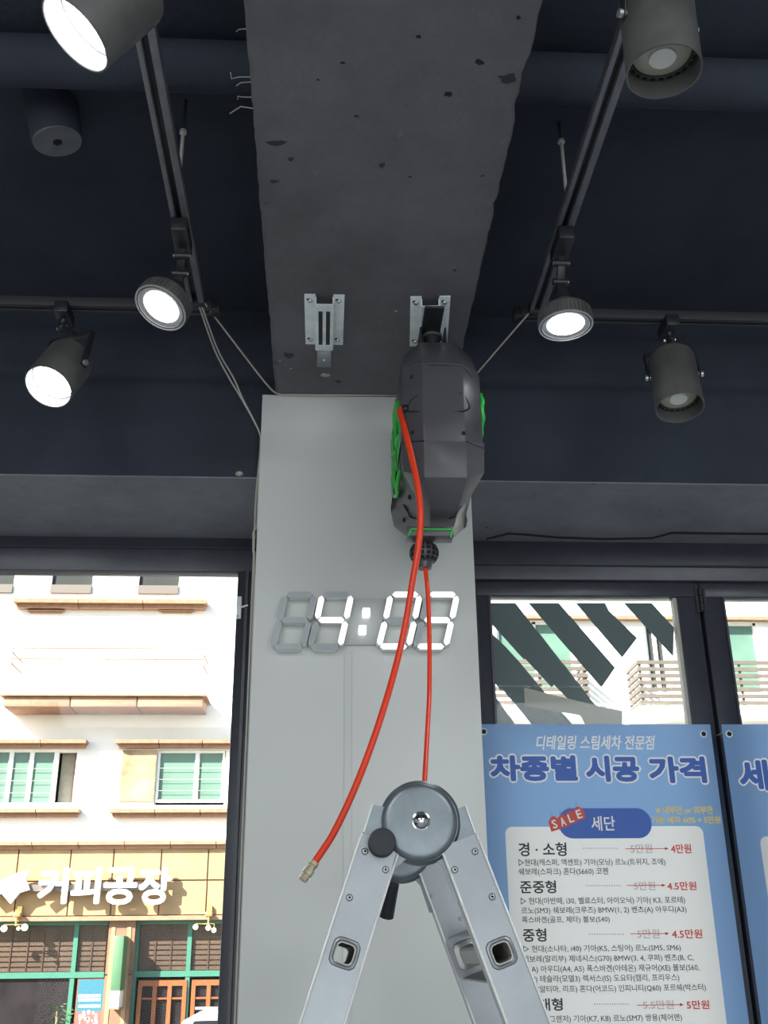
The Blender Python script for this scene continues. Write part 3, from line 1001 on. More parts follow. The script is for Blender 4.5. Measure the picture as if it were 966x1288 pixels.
def shell(poly, grow, name):
    st = [(-1.0, .74), (-0.97, .80), (-0.50, 1.0), (0.50, 1.0), (0.97, .80), (1.0, .70)]
    n = len(poly)
    m = MB()
    for xs, sc in st:
        for (dy, dz) in poly:
            sc2 = 1 - (1 - sc) * 0.75
            if dz == zcut: zz = dz
            else: zz = dz * sc2
            m.v.append(Vector((cxr + xs * HW * grow * narrow(dz), RCY + dy * sc2 * grow, ZR + zz)))
    for i in range(len(st) - 1):
        for k in range(n):
            k2 = (k + 1) % n
            m.f.append((i * n + k, i * n + k2, (i + 1) * n + k2, (i + 1) * n + k))
    m.f.append(tuple(range(n - 1, -1, -1)))
    m.f.append(tuple((len(st) - 1) * n + k for k in range(n)))
    return m.build(name, 'reel_plastic', reel, bevel=0.0022, seg=2)


def finer(poly):
    out = []
    n = len(poly)
    for i in range(n):
        a, b = poly[i], poly[(i + 1) % n]
        out.append(a)
        if abs(a[1] - b[1]) > 0.12:
            for q in (0.33, 0.66):
                out.append((a[0] + (b[0] - a[0]) * q, a[1] + (b[1] - a[1]) * q))
    return out


up_poly = clip(finer(outl), zcut, True)
lo_poly = clip(finer(outl), zcut, False)
from mathutils.bvhtree import BVHTree
_trees = []
for so_ in (shell(up_poly, 1.0, 'upper_shell'), shell(lo_poly, 1.025, 'lower_shell')):
    og = ORG[so_.name]
    _trees.append(BVHTree.FromPolygons([v.co + og for v in so_.data.vertices], [tuple(p.vertices) for p in so_.data.polygons]))


def skin(px, py, lift=0.0):
    """point on the surface of the reel shell"""
    d = ray(px, py).normalized()
    best = None
    for t_ in _trees:
        loc, nrm, idx, dist = t_.ray_cast(CAM, d)
        if loc is not None and (best is None or dist < best[1]): best = (loc, dist, nrm)
    if best is None: return at(px, py, RCY - 0.17)
    n_ = best[2] if best[2].dot(d) < 0 else -best[2]
    return best[0] + n_ * lift

# dark moulding lines and screw holes on the front of the shell
FYR = RCY - 0.19


def online(pts, r, nm, mm='reel_line'):
    return MB().tube(bezpts(pts, 5), r, 6).build(nm, mm, reel, smooth=True)


online([skin(525, 497), skin(516, 505), skin(511, 515)], 0.0016, 'moulding_line')
online([skin(578, 494), skin(587, 502), skin(590, 513), skin(583, 517.5), skin(577, 517)], 0.0018, 'moulding_line')
online([skin(510, 517), skin(527, 517.5), skin(577, 517.5)], 0.0009, 'moulding_line')
online([skin(508, 635), skin(513, 644), skin(521, 652), skin(566, 652), skin(574, 645), skin(580, 636)], 0.0018, 'moulding_line')
for px, py, yo in ((518.5, 474, .012), (519.5, 543.5, .010), (516, 624.5, .004), (509, 653, .016), (583, 545, .014)):
    c = skin(px, py)
    MB().cyl(c - Vector((0.0, 0.0015, 0)), c + Vector((0.0, 0.008, 0)), 0.0040, n=12).build('screw_recess', 'dark_hole', reel, smooth=True)
# raised frame on the upper corners
online([skin(503, 470), skin(524, 458.5), skin(578, 459), skin(594, 474)], 0.003, 'moulding_ridge', 'reel_plastic')
# green side guards: a ring with spokes on each side
for s in (-1, 1):
    X = cxr + s * (HW - 0.001)
    R0 = 0.098 if s < 0 else 0.046
    cz = ZR - 0.010 if s < 0 else at(596, 527, RCY - 0.1).z
    cy = RCY if s < 0 else RCY - 0.105
    if s < 0: X += 0.003
    ring = [(X + s * (0.003 + 0.0015 * math.sin(5 * k)), cy + R0 * 1.05 * math.cos(2 * PI * k / 40), cz + R0 * math.sin(2 * PI * k / 40)) for k in range(41)]
    MB().tube(ring, 0.0046, 10, caps=False).build('green_guard_ring', 'reel_green', reel, smooth=True)
    for k in range(8):
        a = 2 * PI * k / 8 + 0.2
        MB().tube([(X + s * 0.004, cy + 0.02 * math.cos(a), cz + 0.02 * math.sin(a)), (X + s * 0.007, cy + R0 * 0.6 * math.cos(a), cz + R0 * 0.6 * math.sin(a)), (X + s * 0.002, cy + R0 * 1.13 * math.cos(a), cz + R0 * math.sin(a))], 0.0040, 8).build('guard_spoke', 'reel_green', reel, smooth=True)
    MB().cyl((X - s * 0.008, cy, cz), (X + s * 0.002, cy, cz), 0.035, 0.030, 24).build('hub', 'reel_plastic', reel, smooth=True)
    MB().cyl((X - s * 0.012, cy, cz), (X - s * 0.002, cy, cz), R0 * 0.94, R0 * 0.9, 40).build('side_plate', 'reel_plastic', reel, smooth=True)
# foot: green edged hose outlet with a caged black roller ball
fz = at(540, 682, RCY - 0.10).z
fy = RCY - 0.085
fx0, fx1 = at(511, 680, fy).x, at(566, 680, fy).x
MB().box(fx0 - 0.002, fx1 + 0.002, fy - 0.05, fy - 0.01, fz - 0.001, fz + 0.02).build('foot_block', 'reel_plastic', reel, bevel=0.004)
m = MB()
for a, b in (((fx0, fz - 0.003), (fx0 + 0.006, fz + 0.012)), ((fx0 + 0.006, fz + 0.012), (fx1 - 0.001, fz + 0.012)), ((fx1, fz + 0.012), (fx1 - 0.005, fz - 0.004))):
    m.beam((a[0], fy - 0.051, a[1]), (b[0], fy - 0.051, b[1]), 0.003, 0.0022, up=(0, 1, 0))
m.build('green_edging', 'reel_green', reel)
bc = at(533.5, 696, fy - 0.01)
ball = MB().sphere(bc, 0.027, 20, 12, 0.92).build('outlet_ball', 'reel_plastic', reel, smooth=True)
m = MB()
for i in range(14):
    for j in range(4):
        a = 2 * PI * i / 14
        ph = (-0.62 + 0.37 * j)
        d = Vector((math.cos(a) * math.cos(ph), math.sin(a) * math.cos(ph), math.sin(ph)))
        tg = Vector((-math.sin(a), math.cos(a), 0))
        m.obox(bc + Vector((d.x, d.y, d.z * 0.92)) * 0.0268, tg, d.cross(tg), d, 0.0037 * math.cos(ph), 0.0034, 0.0008)
m.build('cage_opening', 'dark_hole', ball)
MB().cyl(bc - Vector((0, 0, 0.018)), bc - Vector((0, 0, 0.031)), 0.016, 0.013, 18).build('outlet_lip', 'reel_plastic', reel, smooth=True)
# swivel arm from the bracket down to the crown of the reel
ac = atz(543, 382, ZB - 0.022)
ac2 = at(546, 418, RCY - 0.03)
at_top = Vector((bc2.x + 0.003, bc2.y - 0.03, ZB - 0.020))
arm_end = Vector((cxr, RCY - 0.03, ZR + 0.205))
MB().obox((bc2.x + 0.002, (at_top.y + arm_end.y) / 2, ZB - 0.0245), Vector((1, 0, 0)), Vector((0, 1, 0)), Vector((0, 0, 1)), 0.0205, 0.085, 0.0028).build('mount_plate', 'black_plastic', reel, bevel=0.002)
MB().cyl((cxr, arm_end.y, ZB - 0.026), (cxr, arm_end.y, ZB - 0.033), 0.022, n=28).build('swivel_collar', 'can_dark', reel, smooth=True)
MB().cyl((cxr, arm_end.y, ZB - 0.030), (cxr, arm_end.y, ZR + 0.16), 0.017, n=24).build('swivel_pin', 'black_plastic', reel, smooth=True)
for s in (-1, 1):
    MB().box(cxr + s * 0.026 - 0.002, cxr + s * 0.026 + 0.002, arm_end.y - 0.03, arm_end.y + 0.045, ZR + 0.16, ZB - 0.022).build('yoke_cheek', 'black_plastic', reel, bevel=0.001)

# hoses
hp = [(510, 514, 1.800), (506.5, 521, 1.785), (509, 540, 1.760), (519, 580, 1.742), (526, 615, 1.735), (529, 650, 1.735), (526, 690, 1.74), (519, 730, 1.75), (511, 780, 1.76), (500, 830, 1.76), (486, 880, 1.75), (468, 935, 1.74), (446, 992, 1.73), (420, 1047, 1.72), (394, 1087, 1.71)]
P = bezpts([skin(509.5, 514.5, -0.004), skin(507.5, 519, 0.010)] + [at(*p) for p in hp[2:]], 6)
hz = thing('air_hose', P[-1], 'red air hose hanging loose from the reel with a brass tipped end', 'hose')
MB().tube(P, 0.0058, 12).build('hose', 'hose_red', hz, smooth=True)
d = (P[-1] - P[-3]).normalized()
e = P[-1]
fit = MB().lathe(e - d * 0.004, d, [(0, 0.0075), (0.006, 0.0085), (0.007, 0.0068), (0.012, 0.0068), (0.013, 0.0088), (0.022, 0.0088), (0.023, 0.0065), (0.026, 0.0065), (0.027, 0.0078), (0.033, 0.0072), (0.034, 0.004)], 8).build('brass_fitting', 'brass', hz)
fit['label'] = 'dull brass end fitting'
MB().sphere(skin(509.5, 514.5), 0.009, 12, 8).build('hose_grommet', 'reel_line', reel, smooth=True)

LY, LY2 = 1.45, 1.80                                        # near and far side of the ladder
hp2 = [(533.5, 700, fy - 0.01), (535, 716, fy - 0.015), (538, 745, fy - 0.03), (540, 800, 1.82), (540, 870, 1.77), (537, 930, 1.70), (534, 985, 1.62), (532, 1030, 1.55)]
P2 = bezpts([at(*p) for p in hp2], 6)
hz2 = thing('air_hose', P2[-1], 'thin red hose dropping straight from the reel outlet to behind the ladder hinge', 'hose')
MB().tube(P2, 0.0042, 12).build('hose', 'hose_red', hz2, smooth=True)
MB().cyl(P2[-1] + Vector((0, 0, 0.004)), P2[-1] - Vector((0, 0, 0.045)), 0.009, n=10).build('coupler', 'brass', hz2, smooth=True)

# ---------------------------------------------------------------- LED wall clock
CYF = PF - 0.030
Q = lambda x, y, Y=CYF: at(310 + x * 0.3209, 700 + y * 0.321, Y)
cbase = Q(455, 360)
clock = thing('digital_wall_clock', (cbase.x, PF, cbase.z), 'white LED digit clock on the pillar reading 4:03', 'clock')


def seg(a, b, w, lit, part='segment'):
    """hexagonal bar between crop points a and b"""
    pa, pb = Q(*a), Q(*b)
    d = (pb - pa).normalized()
    nrm = Vector((-d.z, 0, d.x))
    h = w / 2
    poly = [pa, pa + d * h + nrm * h, pb - d * h + nrm * h, pb, pb - d * h - nrm * h, pa + d * h - nrm * h]
    c = sum(poly, Vector()) / 6
    big = [c + (p - c) * 1.0 for p in poly]
    body = MB().prism([p + (p - c).normalized() * 0.0014 + Vector((0, 0.002, 0)) for p in big], (0, 0.027, 0)).build('segment_body', 'clock_body', clock, bevel=0.0008)
    f = MB().prism(poly, (0, 0.004, 0)).build('segment_face', 'clock_on' if lit else 'clock_off', body)
    if lit: body['label'] = 'lit white digit segment'
    return f


def digit(ox, on):
    TL, TR = (152 + ox, 148), (266 + ox, 148)
    ML, MR = (131 + ox, 248), (245 + ox, 248)
    BL, BR = (104 + ox, 352), (221 + ox, 352)
    g = 3
    w = 0.0128
    def mid(a, b, k):
        return (a[0] + (b[0] - a[0]) * k, a[1] + (b[1] - a[1]) * k)
    for nm, a, b in (('a', TL, TR), ('g', ML, MR), ('d', BL, BR), ('f', TL, ML), ('b', TR, MR), ('e', ML, BL), ('c', MR, BR)):
        seg(mid(a, b, 0.055), mid(a, b, 0.945), w, nm in on)


digit(0, '')
digit(145, 'fgbc')
digit(414, 'abcdef')
digit(560, 'abgcd')
for x, y in ((470, 215), (455, 283)):
    c = Q(x, y)
    MB().box(c.x - 0.0085, c.x + 0.0085, CYF - 0.001, PF - 0.001, c.z - 0.0085, c.z + 0.0085).build('colon_dot', 'clock_on', clock, bevel=0.002)
m = MB().prism([Q(395, 165, PF - 0.008), Q(545, 165, PF - 0.008), Q(520, 345, PF - 0.008), Q(370, 345, PF - 0.008)], (0, 0.007, 0))
m.build('back_plate', 'clock_plate', clock)

# ---------------------------------------------------------------- ladder
hn = at(528, 1035, LY)
hf = Vector((hn.x, LY2, hn.z))
lad = thing('folding_ladder', (hn.x, (LY + LY2) / 2, 0), 'grey aluminium folding ladder standing open in front of the pillar', 'ladder')
RW = 0.0  # set below
RTk = 0.024


def rail(sgn, Y, hole, near):
    """one stile; sgn -1 left, +1 right"""
    if sgn < 0: o0, o1, i0, i1 = (454, 1049), (375, 1288), (497, 1083), (434, 1288)
    else: o0, o1, i0, i1 = (598.5, 1049), (690.5, 1288), (557, 1083), (635, 1288)
    a, b = at(*o0, LY), at(*o1, LY)
    c, d = at(*i0, LY), at(*i1, LY)
    dirv = ((b - a).normalized() + (d - c).normalized()).normalized()   # downwards
    across = Vector((dirv.z, 0, -dirv.x))
    if (c - a).dot(across) < 0: across = -across
    wdt = ((c - a).dot(across) + (d - b).dot(across)) / 2
    o = (a + c) / 2
    org = a + across * (wdt / 2)                                        # centre line at the top
    sh = Vector((0, Y - LY, 0))
    org = org + sh
    Ltot = org.z / -dirv.z - 0.012
    hc = at(*hole, LY) + sh
    hv = (hc - org).dot(dirv)
    hs = 0.0125
    hs2 = 0.0125
    yv = Vector((0, 1, 0))
    m = MB()
    P = lambda u, v: org + across * u + dirv * v
    th = RTk / 2
    def slab(u0, u1, v0, v1, y0, y1):
        m.obox(P((u0 + u1) / 2, (v0 + v1) / 2) + yv * ((y0 + y1) / 2), across, dirv, yv, abs(u1 - u0) / 2, abs(v1 - v0) / 2, abs(y1 - y0) / 2)
    hw = wdt / 2
    holes = [hv + k * 0.28 for k in range(0, 6) if hv + k * 0.28 < Ltot - 0.08]
    # two webs (front and back skins) with the holes left open, joined by the flanges
    for ys in ((-th, -th + 0.0022), (th - 0.0022, th)):
        v0 = 0.0
        for h in holes:
            slab(-hw + 0.001, hw - 0.001, v0, h - hs2, *ys)
            slab(-hw + 0.001, -hs, h - hs2, h + hs2, *ys)
            slab(hs, hw - 0.001, h - hs2, h + hs2, *ys)
            v0 = h + hs2
        slab(-hw + 0.001, hw - 0.001, v0, Ltot, *ys)
    r = m.build('stile', 'aluminium', lad)
    m2 = MB()
    for s in (-1, 1):
        m2.obox(P(s * (hw - 0.001), Ltot / 2), across, dirv, yv, 0.0016, Ltot / 2, th + 0.0022)
    m2.build('stile_flange', 'aluminium_edge', r, bevel=0.0007)
    # rivets
    if near:
        riv = [(459, 1071), (485, 1094), (439.5, 1129)] if sgn < 0 else [(597.5, 1071), (572, 1094), (619, 1128)]
        for (x, y) in riv:
            c = at(x, y, LY - th) 
            MB().lathe(c, (0, -1, 0), [(-0.001, 0.0048), (0.0012, 0.0046), (0.003, 0.0030), (0.0032, 0.0022)], 16, caps=True).build('rivet', 'steel', lad, smooth=True)
            MB().cyl(c - Vector((0, 0.0030, 0)), c - Vector((0, 0.0036, 0)), 0.0017, n=10).build('rivet_hole', 'dark_hole', lad)
    else:
        for x, y in ((542, 1126), (579, 1155)):
            if sgn > 0:
                c = at(x, y, Y - th)
                MB().lathe(c, (0, -1, 0), [(-0.001, 0.0036), (0.002, 0.0030)], 12).build('rivet', 'hinge_steel', lad, smooth=True)
    return P, holes, across, dirv, hs, hw, th


info = {}
for sgn in (-1, 1):
    hole = (435.5, 1200) if sgn < 0 else (628, 1199)
    info[sgn] = rail(sgn, LY, hole, True)
    rail(sgn, LY2, hole, False)
yv = Vector((0, 1, 0))
for sgn in (-1, 1):
    P, holes, ac_, dv, hs, hw, th = info[sgn]
    for h in holes:
        c = P(0, h)
        m = MB()
        n = 20
        # rounded-square hollow rung through both stiles
        def rs(r, k, n=n):
            a = 2 * PI * k / n
            ca, sa = math.cos(a), math.sin(a)
            p = 4.5
            q = (abs(ca) ** p + abs(sa) ** p) ** (-1 / p)
            return ac_ * (r * q * ca) + dv * (r * q * sa)
        ys = (-th - 0.001, LY2 - LY + th + 0.001)
        ro, ri = hs + 0.0008, hs - 0.0012
        for yy in ys:
            for r in (ro, ri):
                m.v += [c + yv * yy + rs(r, k) for k in range(n)]
        for k in range(n):
            k2 = (k + 1) % n
            m.f += [(k, k2, 2 * n + k2, 2 * n + k), (n + k, 3 * n + k, 3 * n + k2, n + k2), (k, n + k, n + k2, k2), (2 * n + k, 2 * n + k2, 3 * n + k2, 3 * n + k)]
        m.build('rung', 'rung_metal', lad, smooth=True)
        # swaged collar round the opening, on the near stile
        m = MB()
        for yy, r in ((-th, hs + 0.0055), (-th - 0.0016, hs + 0.0045), (-th - 0.0022, hs + 0.0022), (-th - 0.001, hs + 0.0002)):
            m.v += [c + yv * yy + rs(r, k) for k in range(n)]
        for i in range(3):
            for k in range(n):
                k2 = (k + 1) % n
                m.f.append((i * n + k, i * n + k2, (i + 1) * n + k2, (i + 1) * n + k))
        m.build('rung_collar', 'aluminium', lad, smooth=True)
        # step skin: two thin ribs and a white end tongue at the far stile
        for s in (-1, 1):
            MB().obox(c + dv * (s * 0.031) + yv * (LY2 - LY) / 2, ac_, yv, dv, hw * 0.72, (LY2 - LY) / 2 - th, 0.0013).build('step_rib', 'aluminium', lad)
        m = MB()
        for yy, r in ((LY2 - LY - th - 0.030, hs + 0.001), (LY2 - LY - th - 0.028, hs + 0.0075), (LY2 - LY - th - 0.001, hs + 0.0085)):
            m.v += [c + yv * yy + rs(r, k) for k in range(n)]
        for i in range(2):
            for k in range(n):
                k2 = (k + 1) % n
                m.f.append((i * n + k, i * n + k2, (i + 1) * n + k2, (i + 1) * n + k))
        m.build('end_collar', 'aluminium_edge', lad, smooth=True)
    MB().obox(P(0, (P(0, 0).z - 0.011) / -dv.z) + yv * 0, ac_, yv, dv, hw + 0.004, th + 0.006, 0.014).build('rubber_foot', 'knob_black', lad, bevel=0.003)
    MB().obox(P(0, (P(0, 0).z - 0.011) / -dv.z) + yv * (LY2 - LY), ac_, yv, dv, hw + 0.004, th + 0.006, 0.014).build('rubber_foot', 'knob_black', lad, bevel=0.003)


def hinge(Y, front):
    s = -1 if front else 1
    sh = Y - LY
    h = Vector((hn.x, Y, hn.z))
    for sgn in (-1, 1):
        P, holes, ac_, dv, hs, hw, th = info[sgn]
        # steel plate from the disc down into the stile, upper corner standing clear
        pts = [(468, 1013), (481, 1016), (512, 1003), (528, 1035), (512, 1080), (497, 1092), (480, 1135), (447, 1128), (457, 1048)] if sgn < 0 else \
              [(585, 1014), (574, 1018), (545, 1003), (528, 1035), (545, 1080), (557, 1092), (572, 1135), (606, 1118), (597, 1048)]
        yy = -0.0088 if sgn < 0 else -0.0048
        poly = [at(x, y, LY) + Vector((0, sh + (-s) * yy * 1.0 * (1 if front else 1), 0)) for x, y in pts]
        poly = [Vector((q.x, Y + (yy if front else yy), q.z)) for q in poly]
        MB().prism(poly, (0, 0.003, 0)).build('hinge_plate', 'hinge_steel', lad)
        # bright folded outer lip of the plate
        a, b = (poly[0], poly[-1])
        MB().beam(a + Vector((0, 0.004, 0)), b + Vector((0, 0.004, 0)), 0.0022, 0.012, up=(0, 1, 0)).build('plate_lip', 'aluminium_edge', lad)
    R = 0.0500
    MB().lathe(h + Vector((0, -0.010, 0)), (0, -1, 0), [(-0.022, R - 0.006), (-0.018, R + 0.0045), (-0.006, R + 0.0045), (-0.002, R + 0.001), (0.0, R)], 56).build('hinge_rear_disc', 'hinge_steel', lad, smooth=True)
    MB().lathe(h + Vector((-0.0015, -0.010, 0)), (0, -1, 0), [(-0.002, R), (0.004, R), (0.0075, R - 0.0025), (0.0092, R - 0.007), (0.0095, R - 0.013), (0.0100, 0.018), (0.0100, 0.001)], 64).build('hinge_disc', 'hinge_steel', lad, smooth=True)
    MB().lathe(h + Vector((0, -0.020, 0)), (0, -1, 0), [(-0.001, 0.0125), (0.001, 0.0122), (0.0015, 0.0104), (0.0050, 0.0095), (0.0088, 0.0055), (0.0098, 0.001)], 24).build('axle_rivet', 'chrome', lad, smooth=True)


hinge(LY, True)
hinge(LY2, False)
MB().cyl((hn.x, LY, hn.z), (hn.x, LY + 0.03, hn.z), 0.008, n=14).build('axle', 'steel', lad, smooth=True)
kc = at(481, 1059, LY - 0.035)
MB().lathe(kc + Vector((0, 0.03, 0)), (0, -1, 0), [(0, 0.015), (0.006, 0.0178), (0.028, 0.0178), (0.031, 0.0168), (0.032, 0.013), (0.032, 0.001)], 32).build('lock_knob', 'knob_black', lad, smooth=True)
MB().cyl(at(493, 1112, LY2 + 0.012), at(486, 1153, LY2 + 0.035), 0.0118, 0.0118, 24).build('lock_knob', 'knob_black', lad, smooth=True)

# ---------------------------------------------------------------- banners
BY = 2.600


def banner(x0, x1, ztop, zbot, label, field):
    t = thing('price_banner', ((x0 + x1) / 2, BY, zbot), label, 'banner')
    org = ORG[t.name]
    bm = bmesh.new()
    def loop(pts):
        vs = [bm.verts.new(p - org) for p in pts]
        return [bm.edges.new((vs[i], vs[(i + 1) % len(vs)])) for i in range(len(vs))]
    es = loop([Vector((x0, BY, zbot)), Vector((x1, BY, zbot)), Vector((x1, BY, ztop)), Vector((x0, BY, ztop))])
    es += loop([Vector((p.x, BY, p.z)) for p in field])
    bmesh.ops.triangle_fill(bm, use_beauty=True, use_dissolve=False, edges=es)
    me = bpy.data.meshes.new('sheet')
    bm.to_mesh(me); bm.free()
    me.materials.append(MATS['banner_blue'])
    o = bpy.data.objects.new('sheet', me)
    COL.objects.link(o); o.parent = t; ORG[o.name] = org
    m = MB(); m.add([Vector((p.x, BY, p.z)) for p in field], [tuple(range(len(field)))])
    m.build('white_panel', 'banner_white', t)
    return t


def bpt(px, py): return at(px, py, BY)


def rrect(px0, py0, px1, py1, r, Y, zbot=None, n=8):
    a, b = at(px0, py0, Y), at((px0 + px1) / 2, py1, Y)
    X0, X1, Z1 = a.x, at(px1, py0, Y).x, (a.z + at(px1, py0, Y).z) / 2
    Z0 = zbot if zbot is not None else b.z
    pts = []
    for cx, cz, s in ((X1 - r, Z1 - r, 0), (X0 + r, Z1 - r, 1), (X0 + r, Z0 + r, 2), (X1 - r, Z0 + r, 3)):
        for k in range(n + 1):
            an = s * PI / 2 + PI / 2 * k / n
            pts.append(Vector((cx + r * math.cos(an), Y, cz + r * math.sin(an))))
    return pts


bx0, bx1 = bpt(605, 914).x, bpt(893.5, 914).x
bzt = bpt(750, 911).z
bzb = 0.75
PY = BY - 0.0012
ban = banner(bx0, bx1, bzt, bzb, 'blue price banner with the large title, right beside the pillar', rrect(635, 1039.5, 883.5, 1288, 0.017, BY, zbot=bzb + 0.05))
T1, T2 = PY - 0.0006, PY - 0.0012


def letter(body, box, mm, bold=0.0, Y=T1, nm='lettering', par=None, **k):
    return put_text(body, box, Y, bold=bold, **k).build(nm, mm, par or ban)


# script headline
letter('디테일링 스팀세차 전문점', (674, 925, 824.5, 943), 'print_white', 0.0008, shear=0.25, res=3)
# big title, white outline below the blue
for wtxt, bxx in (('차종별', (616.5, 950, 726, 982.5)), ('시공', (736.5, 950.5, 804, 983.5)), ('가격', (816, 951.5, 888, 985))):
    letter(wtxt, (bxx[0] - 2.4, bxx[1] - 2.4, bxx[2] + 2.4, bxx[3] + 2.4), 'print_white', 0.0075, Y=T1, nm='title_outline', res=3)
    letter(wtxt, bxx, 'print_blue', 0.0034, Y=T2, nm='title_lettering', res=3)
MB().prism(rrect(701, 1016.5, 817.5, 1054.5, 0.034, T1), (0, 0.0005, 0)).build('title_pill', 'print_blue', ban)
letter('세단', (743.7, 1026.5, 773.7, 1045), 'print_white', 0.0005, Y=T2)
# row of four small red sale tags
tags = [(697.5, 1036, 'S', 6.8, 9.5), (708, 1033, 'A', 6.0, 8.5), (718, 1028.5, 'L', 6.3, 9), (728.3, 1023.5, 'E', 6.5, 9)]
for k, (x, y, ch, hw_, hh) in enumerate(tags):
    a = math.radians(17)
    poly = []
    for dx, dy in ((-hw_, hh * 0.9), (-hw_, -hh * 0.45), (-hw_ * 0.3, -hh), (hw_ * 0.3, -hh), (hw_, -hh * 0.45), (hw_, hh * 0.9)):
        poly.append(at(x + dx * math.cos(a) + dy * math.sin(a), y + dy * math.cos(a) - dx * math.sin(a), T2 - 0.0003 * k))
    st = MB().prism(poly, (0, 0.0004, 0)).build('sale_tag', 'print_red', ban)
    put_text(ch, (x - 3.2, y - 5, x + 3.2, y + 6), T2 - 0.0016, bold=0.0005, rot=a).build('lettering', 'print_white', st)
    MB().tube([at(x - 3, y - hh, T2), at(x - 4, y - hh - 5, T2)], 0.0005, 4).build('tag_string', 'print_blue', st)
letter('※ 내부만 or 외부만', (825, 1013.6, 897, 1024.2), 'print_yellow', 0.0007)
letter('기본 세차 60% + 5만원', (819.5, 1026.5, 906.5, 1036), 'print_yellow', 0.0007)

rows = [('경 · 소형', (652.3, 1059.6, 712.6, 1077), (734, 776, 1067), '5만원', (793, 1061.5, 820.4, 1073), (786.5, 839, 1067.5), '4만원', (843.8, 1061.5, 869.4, 1073.2)),
        ('준중형', (654, 1107.5, 699.5, 1123.7), (738, 779.4, 1114), '5만원', (797.3, 1108.7, 824.2, 1119.6), (788.4, 835, 1113.6), '4.5만원', (839.2, 1108.7, 876, 1119.6)),
        ('중형', (657.6, 1167.8, 687.3, 1184.6), (741.8, 783.7, 1175), '5만원', (801.6, 1168.8, 829.5, 1180.3), (793, 839.6, 1174.4), '4.5만원', (845, 1168.8, 883.3, 1180.3)),
        ('준대형', (661, 1255.5, 707.8, 1271.6), (747.9, 790, 1263), '5.5만원', (808.8, 1258, 847.5, 1269.3), (801, 858, 1264), '5만원', (863.6, 1258, 892.2, 1269.3))]
for big, bb, dots, old, ob, arr, new, nb in rows:
    letter(big, bb, 'print_black', 0.0006, res=3)
    m = MB()
    for k in range(14):
        c = at(dots[0] + (dots[1] - dots[0]) * k / 13, dots[2], T1)
        m.box(c.x - 0.0009, c.x + 0.0009, T1 - 0.0003, T1, c.z - 0.0009, c.z + 0.0009)
    m.build('dotted_line', 'print_black', ban)
    letter(old, ob, 'print_fade', 0.0003)
    a, b = at(arr[0], arr[2], T2), at(arr[1], arr[2], T2)
    m = MB()
    m.box(a.x, b.x, T2 - 0.0002, T2, (a.z + b.z) / 2 - 0.0008, (a.z + b.z) / 2 + 0.0008)
    zz = (a.z + b.z) / 2
    m.prism([Vector((b.x - 0.005, T2, zz - 0.0035)), Vector((b.x + 0.004, T2, zz)), Vector((b.x - 0.005, T2, zz + 0.0035))], (0, -0.0002, 0))
    m.build('strike_arrow', 'print_red', ban)
    letter(new, nb, 'print_red', 0.0005)
for s, bx in (('▷현대(캐스퍼, 액센트) 기아(모닝) 르노(트위지, 조에)', (652.3, 1080, 837, 1090)),
              ('쉐보레(스파크) 혼다(S660) 코펜', (652.2, 1091.5, 765, 1101.7)),
              ('▷ 현대(아반떼, i30, 벨로스터, 아이오닉) 기아( K3, 포르테)', (655, 1128.2, 861.8, 1138.3)),
              ('르노(SM3) 쉐보레(크루즈) BMW(1, 2) 벤츠(A) 아우디(A3)', (655.8, 1140, 863.6, 1150)),
              ('폭스바겐(골프, 제타) 볼보(S40)', (656.5, 1152.3, 766.9, 1162)),
              ('▷ 현대(소나타, i40) 기아(K5, 스팅어) 르노(SM5, SM6)', (658.3, 1188.3, 856.4, 1198.4)),
              ('쉐보레(말리부) 제네시스(G70) BMW(3, 4, 쿠퍼) 벤츠(B, C,', (657.5, 1200.8, 872.5, 1211)),
              ('CLA) 아우디(A4, A5) 폭스바겐(아테온) 재규어(XE) 볼보(S60,', (658, 1213.3, 879.7, 1223.8)),
              ('V60) 테슬라(모델3) 렉서스(IS) 도요타(캠리, 프리우스)', (659, 1225.8, 854.6, 1236.3)),
              ('닛산(알티마, 리프) 혼다(어코드) 인피니티(Q60) 포르쉐(박스터)', (660, 1238.5, 888, 1248.8)),
              ('▷ 현대(그랜저) 기아(K7, K8) 르노(SM7) 쌍용(체어맨)', (661, 1276.3, 858, 1286.8))):
    letter(s, bx, 'print_grey', 0.00012)


def grommet(px, py, par):
    c = at(px, py, BY - 0.002)
    g = MB().lathe(c + Vector((0, 0.003, 0)), (0, -1, 0), [(0, 0.0095), (0.002, 0.009), (0.003, 0.007), (0.001, 0.0052)], 24, caps=False).build('grommet', 'zinc', par, smooth=True)
    MB().cyl(c + Vector((0, 0.0010, 0)), c + Vector((0, 0.0006, 0)), 0.0058, n=16).build('grommet_hole', 'dark_hole', g)
    # short tie cord running back to the door frame
    MB().tube([c + Vector((0, 0.001, 0.001)), c + Vector((0, 0.02, 0.014)), Vector((c.x, WP + 0.004, c.z + 0.012))], 0.0015, 6).build('tie_cord', 'cable_white', g, smooth=True)


